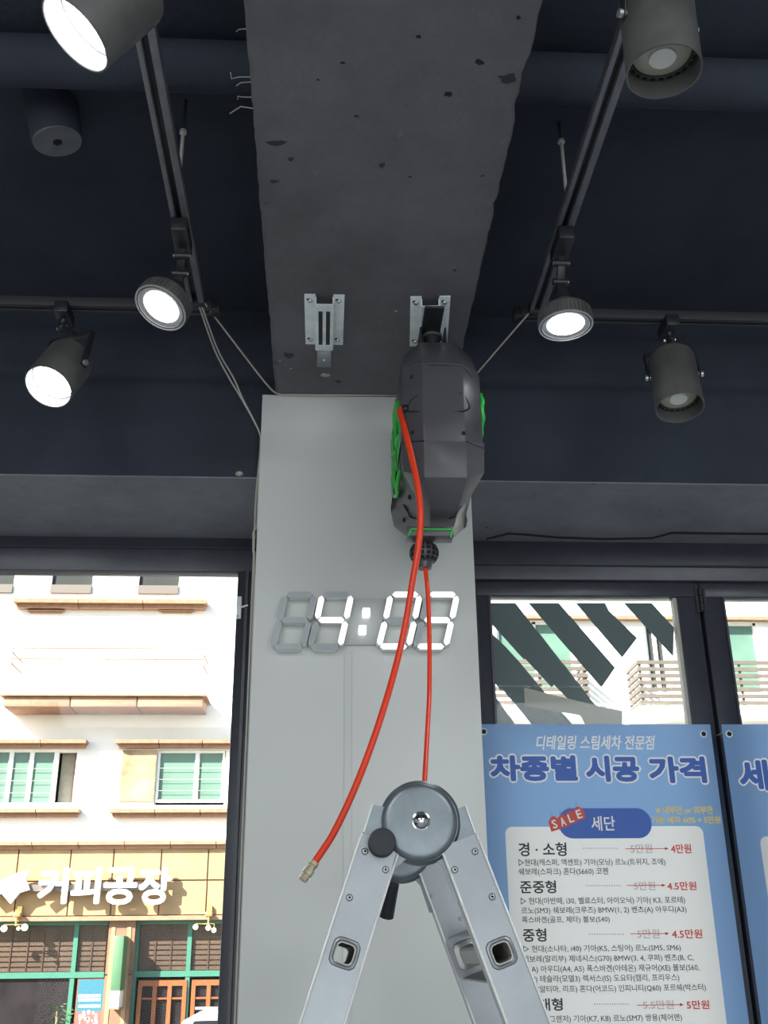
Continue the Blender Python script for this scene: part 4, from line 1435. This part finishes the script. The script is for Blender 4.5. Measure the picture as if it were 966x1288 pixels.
grommet(608.5, 920, ban)
grommet(885.3, 923, ban)
b2x0 = bpt(907.5, 914).x
ban2 = banner(b2x0, b2x0 + (bx1 - bx0), bzt, bzb, 'blue banner cut off by the right edge of the photo', rrect(955, 1051.5, 1190, 1288, 0.017, BY, zbot=bzb + 0.05))
grommet(917.5, 923, ban2)
MB().cyl((b2x0 + (bx1 - bx0) - 0.018, BY - 0.002, bzt - 0.018), (b2x0 + (bx1 - bx0) - 0.018, BY + 0.001, bzt - 0.018), 0.009, n=20).build('grommet', 'zinc', ban2, smooth=True)
for off, mm, gr, Y in ((0.0075, 'print_white', 2.4, T1), (0.0034, 'print_blue', 0, T2)):
    put_text('세', (929.5 - gr, 955.5 - gr, 967 + gr, 994.5 + gr), Y, bold=off, res=3).build('title_lettering', mm, ban2)

# ---------------------------------------------------------------- outside: street and buildings
GZ = -0.5
struct(MB().box(-30, 40, WP + 0.3, 40, GZ - 0.2, GZ).build('street', 'asphalt'))
FYD = 20.0
E = lambda px, py, y=FYD: at(px, py, y)


def fbox(m, px0, py0, px1, py1, y0, y1, Yref=None):
    """box whose front face covers the photo rectangle; y0 front depth, y1 back"""
    a, b = at((px0 + px1) / 2 - 0.5, py0, y0), at((px0 + px1) / 2, py1, y0)
    ym = (py0 + py1) / 2
    xa, xb = at(px0, ym, y0).x, at(px1, ym, y0).x
    m.box(xa, xb, y0, y1, b.z, a.z)
    return m


cafe = thing('cafe_building', (E(120, 1200).x, FYD, GZ), 'cream building with a coffee shop below, across the street on the left', 'building')
zf0, zf1 = E(150, 1152.5).z, E(150, 1066).z
# upper wall in front (with real openings for windows made by strips)
wx = [E(-190, 960).x, E(330, 960).x + 1.6]
ops = [  # openings (px0, py0, px1, py1)
    (-40, 943, 99, 1013), (199, 944, 279, 1008)]
z_hi = 15.0
wins = []
m = MB()
zt_, zb_ = E(150, 943).z, E(150, 1013).z
m.box(wx[0], wx[1], FYD, FYD + 0.25, zf1, zb_)
xs = [wx[0], E(-45, 975).x, E(97, 975).x, E(196, 975).x, E(283, 975).x, wx[1]]
for i in (0, 2, 4):
    m.box(xs[i], xs[i + 1], FYD, FYD + 0.25, zb_, zt_)
zt2, zb2 = E(150, 726 - 90).z, E(150, 747).z
m.box(wx[0], wx[1], FYD, FYD + 0.25, zt_, zb2)
xs2 = [wx[0], E(-40, 735).x, E(20, 735).x, E(61, 735).x, E(119, 735).x, E(171, 735).x, E(228, 735).x, wx[1]]
for i in (0, 2, 4, 6):
    m.box(xs2[i], xs2[i + 1], FYD, FYD + 0.25, zb2, zt2)
m.box(wx[0], wx[1], FYD, FYD + 0.25, zt2, z_hi)
m.build('wall', 'stucco', cafe)
MB().box(wx[0], wx[1], FYD + 2.2, FYD + 2.4, GZ, z_hi).build('inner_wall', 'room_beige', cafe)
MB().box(wx[0], wx[1], FYD + 0.25, FYD + 2.2, zf1 + 0.0, zf1 + 0.15).build('floor_slab', 'stucco', cafe)
MB().box(wx[0], wx[1], FYD + 0.25, FYD + 2.2, z_hi - 0.2, z_hi).build('roof_slab', 'stucco', cafe)
for xx in (wx[0], wx[1] - 0.2):
    MB().box(xx, xx + 0.2, FYD + 0.25, FYD + 2.2, GZ, z_hi - 0.2).build('side_wall', 'stucco', cafe)

# top row of windows: dark upper glass and pale sill box
for k in range(3):
    xa, xb = xs2[1 + 2 * k], xs2[2 + 2 * k]
    w = MB()
    w.box(xa, xa + 0.05, FYD + 0.02, FYD + 0.12, zb2, zt2); w.box(xb - 0.05, xb, FYD + 0.02, FYD + 0.12, zb2, zt2)
    w.box(xa + 0.05, xb - 0.05, FYD + 0.02, FYD + 0.12, zt2 - 0.05, zt2)
    f = w.build('window', 'upvc', cafe)
    MB().box(xa + 0.05, xb - 0.05, FYD - 0.04, FYD + 0.12, zb2, zb2 + 0.17).build('window_sill', 'sill_grey', f)
    MB().box(xa + 0.05, xb - 0.05, FYD + 0.08, FYD + 0.09, zb2 + 0.17, zt2 - 0.05).build('pane', 'grey_glass', f)


def moulding(px0, px1, py0, py1, out=0.22, mm='moulding', n=2):
    a, b = E((px0 + px1) / 2, py0, FYD - out), E((px0 + px1) / 2, py1, FYD - out)
    xa, xb = E(px0, py0).x, E(px1, py0).x
    z1, z0 = a.z, b.z
    step = (z1 - z0) / 2
    for i in range(n):
        x0, x1 = xa + (xb - xa) * i / n, xa + (xb - xa) * (i + 1) / n
        e0 = 0.0 if i else 0
        m = MB()
        m.box(x0 + 0.006, x1 - 0.006, FYD - out, FYD, z0 + step, z1)
        m.box(x0 + (0.05 if i == 0 else 0.006), x1 - (0.05 if i == n - 1 else 0.006), FYD - out * 0.6, FYD, z0, z0 + step)
        m.build('moulding', mm, cafe)


moulding(21, 262, 753, 763, n=3)
moulding(148, 310, 930, 939, n=3)
moulding(-60, 112, 930, 939, n=3)
moulding(140, 310, 1017, 1026.5, n=3)
moulding(-60, 103, 1017, 1026.5, n=3)
moulding(35, 82, 767, 770, 0.08, n=1)
moulding(200, 245, 767, 770, 0.08, n=1)
moulding(-190, 330, 1058, 1067.5, 0.2, n=9)
# balcony slab and rails
a, b = E(2, 873, FYD - 0.7), E(258, 889, FYD - 0.7)
bal = MB()
xa, xb = E(4, 880, FYD - 0.7).x, E(256, 880, FYD - 0.7).x
z1, z0 = E(130, 876, FYD - 0.7).z, E(130, 889, FYD - 0.7).z
for k in range(3):
    q0, q1 = xa + (xb - xa) * k / 3 + 0.008, xa + (xb - xa) * (k + 1) / 3 - 0.008
    MB().box(q0, q1, FYD - 0.7, FYD, z0, z1).build('balcony_slab', 'moulding', cafe, bevel=0.02)
MB().box(xa - 0.06, xb + 0.06, FYD - 0.76, FYD, z1, z1 + 0.03).build('balcony_edge', 'moulding', cafe)
for py in (815.5, 829):
    z = E(130, py, FYD - 0.7).z
    m = MB()
    m.tube([(xa + 0.05, FYD, z - 0.08), (xa + 0.05, FYD - 0.6, z - 0.08), (xa + 0.05, FYD - 0.7, z), (xb - 0.05, FYD - 0.7, z), (xb - 0.05, FYD - 0.6, z - 0.08), (xb - 0.05, FYD, z - 0.08)], 0.014, 8)
    m.build('balcony_rail', 'moulding', cafe, smooth=True)
for k in range(5):
    x = xa + 0.05 + (xb - xa - 0.1) * k / 4
    MB().cyl((x, FYD - 0.69, z1), (x, FYD - 0.69, E(130, 815.5, FYD - 0.7).z), 0.012, n=8).build('balcony_post', 'stucco_white', cafe, smooth=True)


def upvc(px0, px1, py0, py1, mull, open_right=None, par=cafe, Yw=FYD + 0.04, glass='teal_glass'):
    ym = (py0 + py1) / 2
    xa, xb = at(px0, ym, Yw).x, at(px1, ym, Yw).x
    z1, z0 = at((px0 + px1) / 2, py0, Yw).z, at((px0 + px1) / 2, py1, Yw).z
    m = MB()
    f = 0.045
    m.box(xa, xb, Yw, Yw + 0.1, z1 - f, z1); m.box(xa, xb, Yw, Yw + 0.1, z0, z0 + f)
    m.box(xa, xa + f, Yw, Yw + 0.1, z0 + f, z1 - f); m.box(xb - f, xb, Yw, Yw + 0.1, z0 + f, z1 - f)
    cuts = [xa] + [at(p, ym, Yw).x for p in mull] + [xb]
    for c in cuts[1:-1]:
        m.box(c - 0.04, c + 0.04, Yw + 0.01, Yw + 0.09, z0 + f, z1 - f)
    w = m.build('window', 'upvc', par)
    for i in range(len(cuts) - 1):
        if open_right and i == len(cuts) - 2: continue
        MB().box(cuts[i] + 0.03, cuts[i + 1] - 0.03, Yw + 0.05, Yw + 0.06, z0 + f, z1 - f).build('pane', glass, w)
    # guard bars across the glass
    for k in range(1, 4):
        zz = z0 + (z1 - z0) * k / 4.6
        MB().cyl((xa, Yw - 0.02, zz), (cuts[-2] if open_right else xb, Yw - 0.02, zz), 0.004, n=6).build('guard_bar', 'cable_white', w)
    return w


upvc(-45, 97, 943, 1013, [-10, 11, 37, 68], open_right=True)
# the opened last bay shows a beige room with a door
MB().box(E(70, 980).x, E(97, 980).x, FYD + 0.32, FYD + 0.36, zb_, zt_ + 0.3).build('curtain_wall', 'room_beige', cafe)
a = E(90, 965, FYD + 0.98)
MB().box(E(87, 980).x, E(97, 980).x, FYD + 0.29, FYD + 0.32, zb_, a.z + 0.1).build('inner_door', 'column_stone', cafe)
upvc(197, 282, 944, 1009, [247])
a, b = E(155, 944, FYD + 0.0), E(193, 1008, FYD)
MB().box(a.x, b.x, FYD - 0.03, FYD, b.z, a.z).build('stained_panel', mat('stained_stone', (0.36, 0.26, 0.15), 0.8, var=0.35, vscale=2.5), cafe)

# shop fascia: stone panels
vj = [-190, -130, -70, -12, 23, 89, 143, 203, 262, 322, 385]
for r0, r1 in ((1067.5, 1108), (1108, 1152)):
    for i in range(len(vj) - 1):
        x0, x1 = E(vj[i] - (2 if r1 > 1110 else 0), (r0 + r1) / 2).x, E(vj[i + 1] - (2 if r1 > 1110 else 0), (r0 + r1) / 2).x
        MB().box(x0 + 0.012, x1 - 0.012, FYD - 0.06, FYD + 0.24, E(150, r1).z + 0.012, E(150, r0).z - 0.012).build('fascia_panel', 'fascia_stone', cafe)
MB().box(wx[0], wx[1], FYD, FYD + 0.25, zf0, zf1).build('fascia_backing', 'column_stone', cafe)
MB().box(wx[0], wx[1], FYD - 0.12, FYD + 0.25, E(150, 1158).z, zf0).build('fascia_soffit', 'moulding', cafe)

# shop front below
SF = FYD + 0.15
zs = E(150, 1158.5, SF).z
rail_z = E(100, 1222.5, SF).z
rail_z2 = E(100, 1230, SF).z
col = MB()
cx0_, cx1_ = E(134.5, 1200, FYD + 0.02).x, E(168, 1200, FYD + 0.02).x
for (q0, q1) in ((GZ, E(150, 1226).z - 0.01), (E(150, 1226).z + 0.01, E(150, 1158).z)):
    MB().box(cx0_, cx1_, FYD + 0.0, FYD + 0.5, q0, q1).build('column_block', 'column_stone', cafe)
for xx in (0.18, 0.78):
    x = cx0_ + (cx1_ - cx0_) * xx
    MB().box(x - 0.035, x + 0.035, FYD - 0.012, FYD, GZ, E(150, 1166).z).build('column_flute', 'fascia_stone', cafe)
# green frames
def gframe(px0, px1, posts, nm='shop_window_frame'):
    m = MB()
    xa, xb = E(px0, 1190, SF).x, E(px1, 1190, SF).x
    m.box(xa, xb, SF, SF + 0.12, zs - 0.06, zs)
    m.box(xa, xb, SF - 0.01, SF + 0.12, rail_z2, rail_z)
    for p in posts:
        x = E(p, 1190, SF).x
        m.box(x - 0.038, x + 0.038, SF + 0.001, SF + 0.11, GZ, zs - 0.02)
    return m.build(nm, 'green_frame', cafe)
g1 = gframe(-190, 134, [-188, -100, -5 - 90, 94.5])
g2 = gframe(168, 330, [171.5, 238, 305, 328])


def blinds(px0, px1, par, cords, slats=9, glass=False):
    xa, xb = E(px0, 1190, SF).x, E(px1, 1190, SF).x
    zt, zb = zs - 0.06, rail_z
    MB().box(xa, xb, SF + 0.09, SF + 0.10, zb, zt).build('blind_panel', 'blind_wood', par)
    h = (zt - zb) / slats
    for k in range(slats):
        MB().box(xa + 0.01, xb - 0.01, SF + 0.065, SF + 0.088, zb + h * k + h * 0.12, zb + h * (k + 0.84)).build('blind_slat', 'blind_wood', par)
    for c in cords:
        x = E(c, 1190, SF).x
        MB().box(x - 0.012, x + 0.012, SF + 0.05, SF + 0.062, zb, zt).build('blind_cord', 'blind_cord', par)
    MB().box(xa, xb, SF + 0.03, SF + 0.036, zb, zt).build('transom_pane', 'window_glass', par)


blinds(-90, 92, g1, [-60, -30, 13, 34, 54, 73])
blinds(97, 133, g1, [115])
blinds(174, 236, g2, [195, 215])
blinds(240, 303, g2, [262, 283])
# big dark window bottom left with backing room
xa, xb = E(-90, 1260, SF).x, E(92, 1260, SF).x
MB().box(xa, xb, SF + 0.05, SF + 0.06, GZ + 0.3, rail_z2).build('shop_pane', 'shade_glass', g1)
MB().box(xa, xb, SF, SF + 0.1, GZ, GZ + 0.3).build('shop_sill', 'green_frame', g1)
# wood doors
for (p0, p1) in ((172.5, 234), (240, 303)):
    xa, xb = E(p0, 1260, SF).x, E(p1, 1260, SF).x
    z1 = E(200, 1233, SF).z
    d_ = thing('wooden_shop_door', ((xa + xb) / 2, SF, GZ), 'orange wooden double door of the coffee shop, left pair' if p0 < 200 else 'orange wooden double door of the coffee shop, right pair by the window edge', 'door')
    n = 3
    m = MB()
    m.box(xa, xb, SF - 0.02, SF + 0.08, z1 - 0.09, z1)
    m.build('head', 'orange_wood', d_)
    MB().box(xa, xb, SF + 0.04, SF + 0.05, GZ + 0.4, z1 - 0.09).build('pane', 'shade_glass', d_)
    for k in range(n + 1):
        x = xa + (xb - xa - 0.07) * k / n
        MB().box(x, x + 0.07, SF - 0.03, SF + 0.07, GZ, z1 - 0.09).build('stile', 'orange_wood', d_)
    z2 = E(200, 1256, SF).z
    MB().box(xa + 0.07, xb - 0.07, SF - 0.015, SF + 0.03, z2 - 0.015, z2 + 0.015).build('glazing_bar', 'orange_wood', d_)
    MB().box(xa, xb, SF - 0.02, SF + 0.03, GZ, GZ + 0.4).build('bottom_rail', 'orange_wood', d_)
# poster panel
xa, xb = E(96.5, 1260, SF).x, E(131, 1260, SF).x
po = thing('shop_poster', ((xa + xb) / 2, SF, E(110, 1320, SF).z), 'teal and red poster beside the green post of the coffee shop', 'poster')
zz = E(110, 1232, SF).z
zm = E(110, 1272, SF).z
zb3 = E(110, 1330, SF).z
MB().box(xa - 0.02, xb + 0.02, SF + 0.012, SF + 0.03, zb3 - 0.02, zz + 0.02).build('poster_frame', 'orange_wood', po)
MB().box(xa, xb, SF, SF + 0.012, zm, zz).build('poster_sheet', 'poster_teal', po)
MB().box(xa, xb, SF, SF + 0.012, zb3, zm).build('poster_sheet', 'poster_red', po)
for q in (1251, 1256, 1264):
    a, b = E(99, q, SF - 0.003), E(126, q + 3, SF - 0.003)
    m = MB()
    xx = a.x
    while xx < b.x:
        w = random.uniform(0.03, 0.07)
        m.box(xx, min(xx + w, b.x), SF - 0.004, SF, b.z, a.z); xx += w + 0.012
    m.build('printed_line', 'sign_white', po)
m = MB()
for k in range(26):
    c = E(random.uniform(100, 122), random.uniform(1272, 1290), SF - 0.003)
    r = random.uniform(0.01, 0.03)
    m.prism([c + Vector((r * math.cos(a), 0, r * 1.3 * math.sin(a))) for a in (0, 1.2, 2.6, 3.9, 5.1)], (0, 0.004, 0))
m.build('printed_figure', 'sign_white', po)
MB().box(wx[0], wx[1], SF + 0.13, FYD + 0.6, zs, zs + 0.05).build('shop_ceiling', 'column_stone', cafe)
MB().box(E(-90, 1260, SF).x, wx[1] - 0.2, FYD + 0.8, FYD + 0.9, GZ, zs).build('shop_back', 'shade_glass', cafe)

# sign letters: standing off the fascia
sign = thing('shop_sign', (E(130, 1140).x, FYD - 0.3, E(130, 1140).z), 'big white raised Hangul letters on the coffee shop fascia', 'sign')
SY = FYD - 0.30
for ch, bxs in (('커', (48, 1091, 85, 1137)), ('피', (89.5, 1091, 126, 1137)), ('공', (130, 1091, 172, 1138)), ('장', (174, 1091, 215, 1138))):
    put_text(ch, bxs, SY, bold=0.02, depth=0.08, res=3).build('letter', 'sign_white', sign)
a, b = E(-6, 1113, SY + 0.09), E(200, 1120, SY + 0.09)
MB().box(a.x, b.x, SY + 0.085, SY + 0.22, b.z, a.z).build('mount_rail', 'sill_grey', sign)
for k in range(5):
    x = a.x + (b.x - a.x) * (k + 0.5) / 5
    MB().box(x - 0.02, x + 0.02, SY + 0.2, FYD - 0.06, b.z, a.z).build('standoff', 'steel', sign)
# leading white rosette
starp = [(-30, 1112), (-12, 1098), (-2, 1108), (8, 1104), (18, 1099), (36, 1094), (32, 1106), (37, 1119), (24, 1123), (13, 1137), (2, 1124), (-14, 1130)]
MB().prism([E(x, y, SY) for x, y in starp], (0, 0.08, 0)).build('emblem', 'sign_white', sign)

# hanging green lantern on the column
la = thing('wall_lantern', (E(146, 1265).x, FYD - 0.3, E(146, 1268).z), 'green and white box lantern on the stone column', 'lantern')
xl0, xl1 = E(140.5, 1220, FYD - 0.4).x, E(153, 1220, FYD - 0.4).x
zl = [E(146, y, FYD - 0.4).z for y in (1177, 1246, 1268)]
MB().box(xl0, xl1, FYD - 0.4, FYD - 0.012, zl[1], zl[0]).build('casing', 'lantern_green', la, bevel=0.01)
MB().box(xl0 + 0.005, xl1 - 0.005, FYD - 0.395, FYD - 0.02, zl[2], zl[1]).build('diffuser', 'sign_white', la, bevel=0.01)
MB().box(xl0 - 0.005, xl1 + 0.005, FYD - 0.405, FYD - 0.015, zl[2] - 0.02, zl[2]).build('bottom_cap', 'moulding', la)


def chandelier(px, py, bulbs, label):
    y = FYD - 0.25
    c = at(px, py, y)
    t = thing('outdoor_lamp', c, label, 'lamp')
    z1 = zf0 - 0.002
    MB().box(c.x - 0.06, c.x + 0.06, y - 0.04, FYD - 0.06, c.z + 0.12, c.z + 0.19).build('mount', 'brass_bright', t, bevel=0.01)
    MB().box(c.x - 0.04, c.x + 0.04, FYD - 0.13, FYD - 0.05, c.z + 0.12, c.z + 0.30).build('mount', 'brass_bright', t)
    MB().cyl((c.x, y, c.z - 0.02), (c.x, y, c.z + 0.15), 0.018, n=8).build('stem', 'brass_bright', t, smooth=True)
    for bx, by_, r in bulbs:
        b = at(bx, by_, y + random.uniform(-0.1, 0.05))
        MB().tube([(c.x, y, c.z), (b.x, b.y, c.z), (b.x, b.y, b.z)], 0.010, 6).build('arm', 'brass_bright', t)
        MB().sphere(b, r, 14, 10).build('globe', 'globe', t, smooth=True)


chandelier(20, 1163, [(5, 1168, 0.055), (31, 1166.5, 0.058), (23, 1168, 0.03)], 'brass lamp with white globes, left end of the shop front')
chandelier(262, 1162, [(246, 1166, 0.045), (262, 1167, 0.045), (269, 1170, 0.042)], 'brass lamp with three white globes, right end of the shop front')

# pendant bulbs and plant inside the dark window stand right behind the glass
pl_t = thing('potted_plant', (E(72, 1290, SF - 0.3).x, SF - 0.35, GZ), 'dark leafy plant by the big shop window', 'plant')
base = Vector(pl_t.location)
MB().lathe(base, (0, 0, 1), [(0, 0.13), (0.3, 0.18), (0.32, 0.17)], 16).build('pot', 'column_stone', pl_t, smooth=True)
top = E(72, 1272, SF - 0.35)
MB().tube([base + Vector((0, 0, 0.3)), Vector((top.x, base.y, top.z))], 0.02, 6).build('stem', 'column_stone', pl_t)
m = MB()
for k in range(110):
    a, r = random.uniform(0, 2 * PI), random.uniform(0.05, 0.30)
    c = Vector((top.x + r * math.cos(a), base.y + 0.35 * r * math.sin(a), top.z + random.uniform(-0.35, 0.14) - r * 0.2))
    d = Vector((math.cos(a), 0.3 * math.sin(a), random.uniform(-0.8, 0.1))).normalized() * 0.09
    w = Vector((0, 0, 1)).cross(d).normalized() * 0.014 + Vector((0, 0, 0.010))
    m.add([c, c + d * 0.5 + w, c + d, c + d * 0.5 - w], [(0, 1, 2, 3)])
m.build('foliage', 'leaf', pl_t)['kind'] = 'stuff'

# parked white car, only its roof reaches the frame
CY = 14.2
cz = at(245, 1271, CY).z
cxa, cxb = at(205, 1285, CY).x, at(205, 1285, CY).x + 4.3
car = thing('car', ((cxa + cxb) / 2, CY + 0.8, GZ), 'white parked car whose roof shows in front of the wooden shop doors', 'car')
prof = [(cxa - 0.55, GZ + 0.35), (cxa - 0.6, GZ + 0.75), (cxa - 0.45, cz - 0.58), (cxa + 0.0, cz - 0.50), (cxa + 2.9, cz - 0.50), (cxa + 3.6, GZ + 0.75), (cxa + 3.7, GZ + 0.35)]
MB().prism([Vector((x, CY, z)) for x, z in prof], (0, 1.7, 0)).build('body', 'car_white', car, bevel=0.06, seg=3)
rf = [(cxa - 0.02, cz - 0.50), (cxa + 0.22, cz - 0.12), (cxa + 0.42, cz - 0.02), (cxa + 0.9, cz + 0.0), (cxa + 1.7, cz - 0.01), (cxa + 2.2, cz - 0.10), (cxa + 2.9, cz - 0.50)]
MB().prism([Vector((x, CY + 0.15, z)) for x, z in rf], (0, 1.4, 0)).build('roof', 'car_white', car, bevel=0.05, seg=3)
gl = [(cxa + 0.12, cz - 0.47), (cxa + 0.36, cz - 0.12), (cxa + 1.9, cz - 0.10), (cxa + 2.55, cz - 0.47)]
MB().prism([Vector((x, CY + 0.135, z)) for x, z in gl], (0, 0.03, 0)).build('side_window', 'car_glass', car)
MB().beam((cxa + 0.35, CY + 0.25, cz + 0.015), (cxa + 1.9, CY + 0.25, cz + 0.01), 0.03, 0.03).build('roof_rail', 'steel', car)
for x in (cxa + 0.3, cxa + 2.8):
    for y in (CY - 0.02, CY + 1.52):
        MB().cyl((x, y, GZ + 0.32), (x, y + 0.2, GZ + 0.32), 0.32, n=28).build('wheel', 'tyre', car, smooth=True)

# building on the right, seen through the doors
RY = 18.0
rb = thing('apartment_building', (at(800, 1100, RY).x, RY, GZ), 'white building with slatted balconies seen through the doors on the right', 'building')
rx0, rx1 = at(500, 800, RY).x, at(1250, 800, RY).x
zr = lambda py: at(800, py, RY).z
MB().box(rx0, rx1, RY, RY + 0.3, GZ, zr(870)).build('wall', 'stucco_white', rb)
winsR = [(625, 722), (812, 838), (865, 955), (1010, 1080)]
xsr = [rx0]
for a, b in winsR: xsr += [at(a, 810, RY).x, at(b, 810, RY).x]
xsr.append(rx1)
m = MB()
for i in range(0, len(xsr), 2):
    m.box(xsr[i], xsr[i + 1], RY, RY + 0.3, zr(870), zr(782))
m.box(rx0, rx1, RY, RY + 0.3, zr(782), 15)
m.build('wall', 'stucco_white', rb)
for i, (a, b) in enumerate(winsR):
    w = MB()
    x0, x1 = at(a, 810, RY).x, at(b, 810, RY).x
    f = 0.05
    w.box(x0, x0 + f, RY + 0.05, RY + 0.15, zr(870), zr(782)); w.box(x1 - f, x1, RY + 0.05, RY + 0.15, zr(870), zr(782))
    w.box((x0 + x1) / 2 - 0.03, (x0 + x1) / 2 + 0.03, RY + 0.05, RY + 0.15, zr(870), zr(782))
    w.box(x0, x1, RY + 0.05, RY + 0.15, zr(785), zr(782))
    o = w.build('window', 'upvc', rb)
    MB().box(x0, x1, RY + 0.1, RY + 0.11, zr(870), zr(782)).build('pane', 'teal_glass' if i != 1 else 'grey_glass', o)
MB().box(rx0, rx1, RY - 0.12, RY, zr(781), zr(777)).build('moulding', 'moulding', rb)
for (a, b) in ((560, 741), (804, 1000)):
    yb_ = RY - 0.7
    x0, x1 = at(a, 860, yb_).x, at(b, 860, yb_).x
    zt, zb = at(850, 833, yb_).z, at(850, 884, yb_).z
    n = 7
    for k in range(n):
        z = zb + (zt - zb) * k / (n - 1)
        MB().box(x0, x1, yb_, yb_ + 0.03, z - 0.032, z + 0.032).build('balcony_slat', 'rail_wood', rb)
        for xe in (x0, x1 - 0.03):
            MB().box(xe, xe + 0.03, yb_ + 0.03, RY, z - 0.032, z + 0.032).build('balcony_slat', 'rail_wood', rb)
    for k in range(4):
        x = x0 + 0.05 + (x1 - x0 - 0.1) * k / 3
        MB().box(x - 0.02, x + 0.02, yb_ + 0.03, yb_ + 0.06, zb - 0.06, zt + 0.03).build('balcony_post', 'rail_wood', rb)
    MB().box(x0 - 0.05, x1 + 0.05, yb_ - 0.05, RY, zb - 0.22, zb - 0.06).build('balcony_slab', 'stucco', rb)
MB().box(rx0, rx1, RY + 2.0, RY + 2.2, GZ, 15).build('inner_wall', 'room_beige', rb)

# ---------------------------------------------------------------- groups of alike things
for o in bpy.data.objects:
    if o.parent is None and 'category' in o:
        base = o.name.split('.')[0]
        g = {'track_spotlight': 'spotlights on the ceiling tracks', 'lighting_track': 'lighting tracks under the ceiling',
             'white_cable': 'white cables at the pillar', 'tie_wire': 'tie wires in the side of the beam', 'hanger_rod': 'rods hanging the tracks',
             'hanging_bracket': 'zinc brackets on the beam', 'price_banner': 'blue price banners on the doors', 'air_hose': 'red air hoses',
             'wooden_shop_door': 'wooden doors of the coffee shop', 'outdoor_lamp': 'brass lamps over the shop front',
             'drain_pipe': 'drain pipes under the ceiling', 'ceiling_light': 'flat ceiling panels'}.get(base)
        if g: o['group'] = g
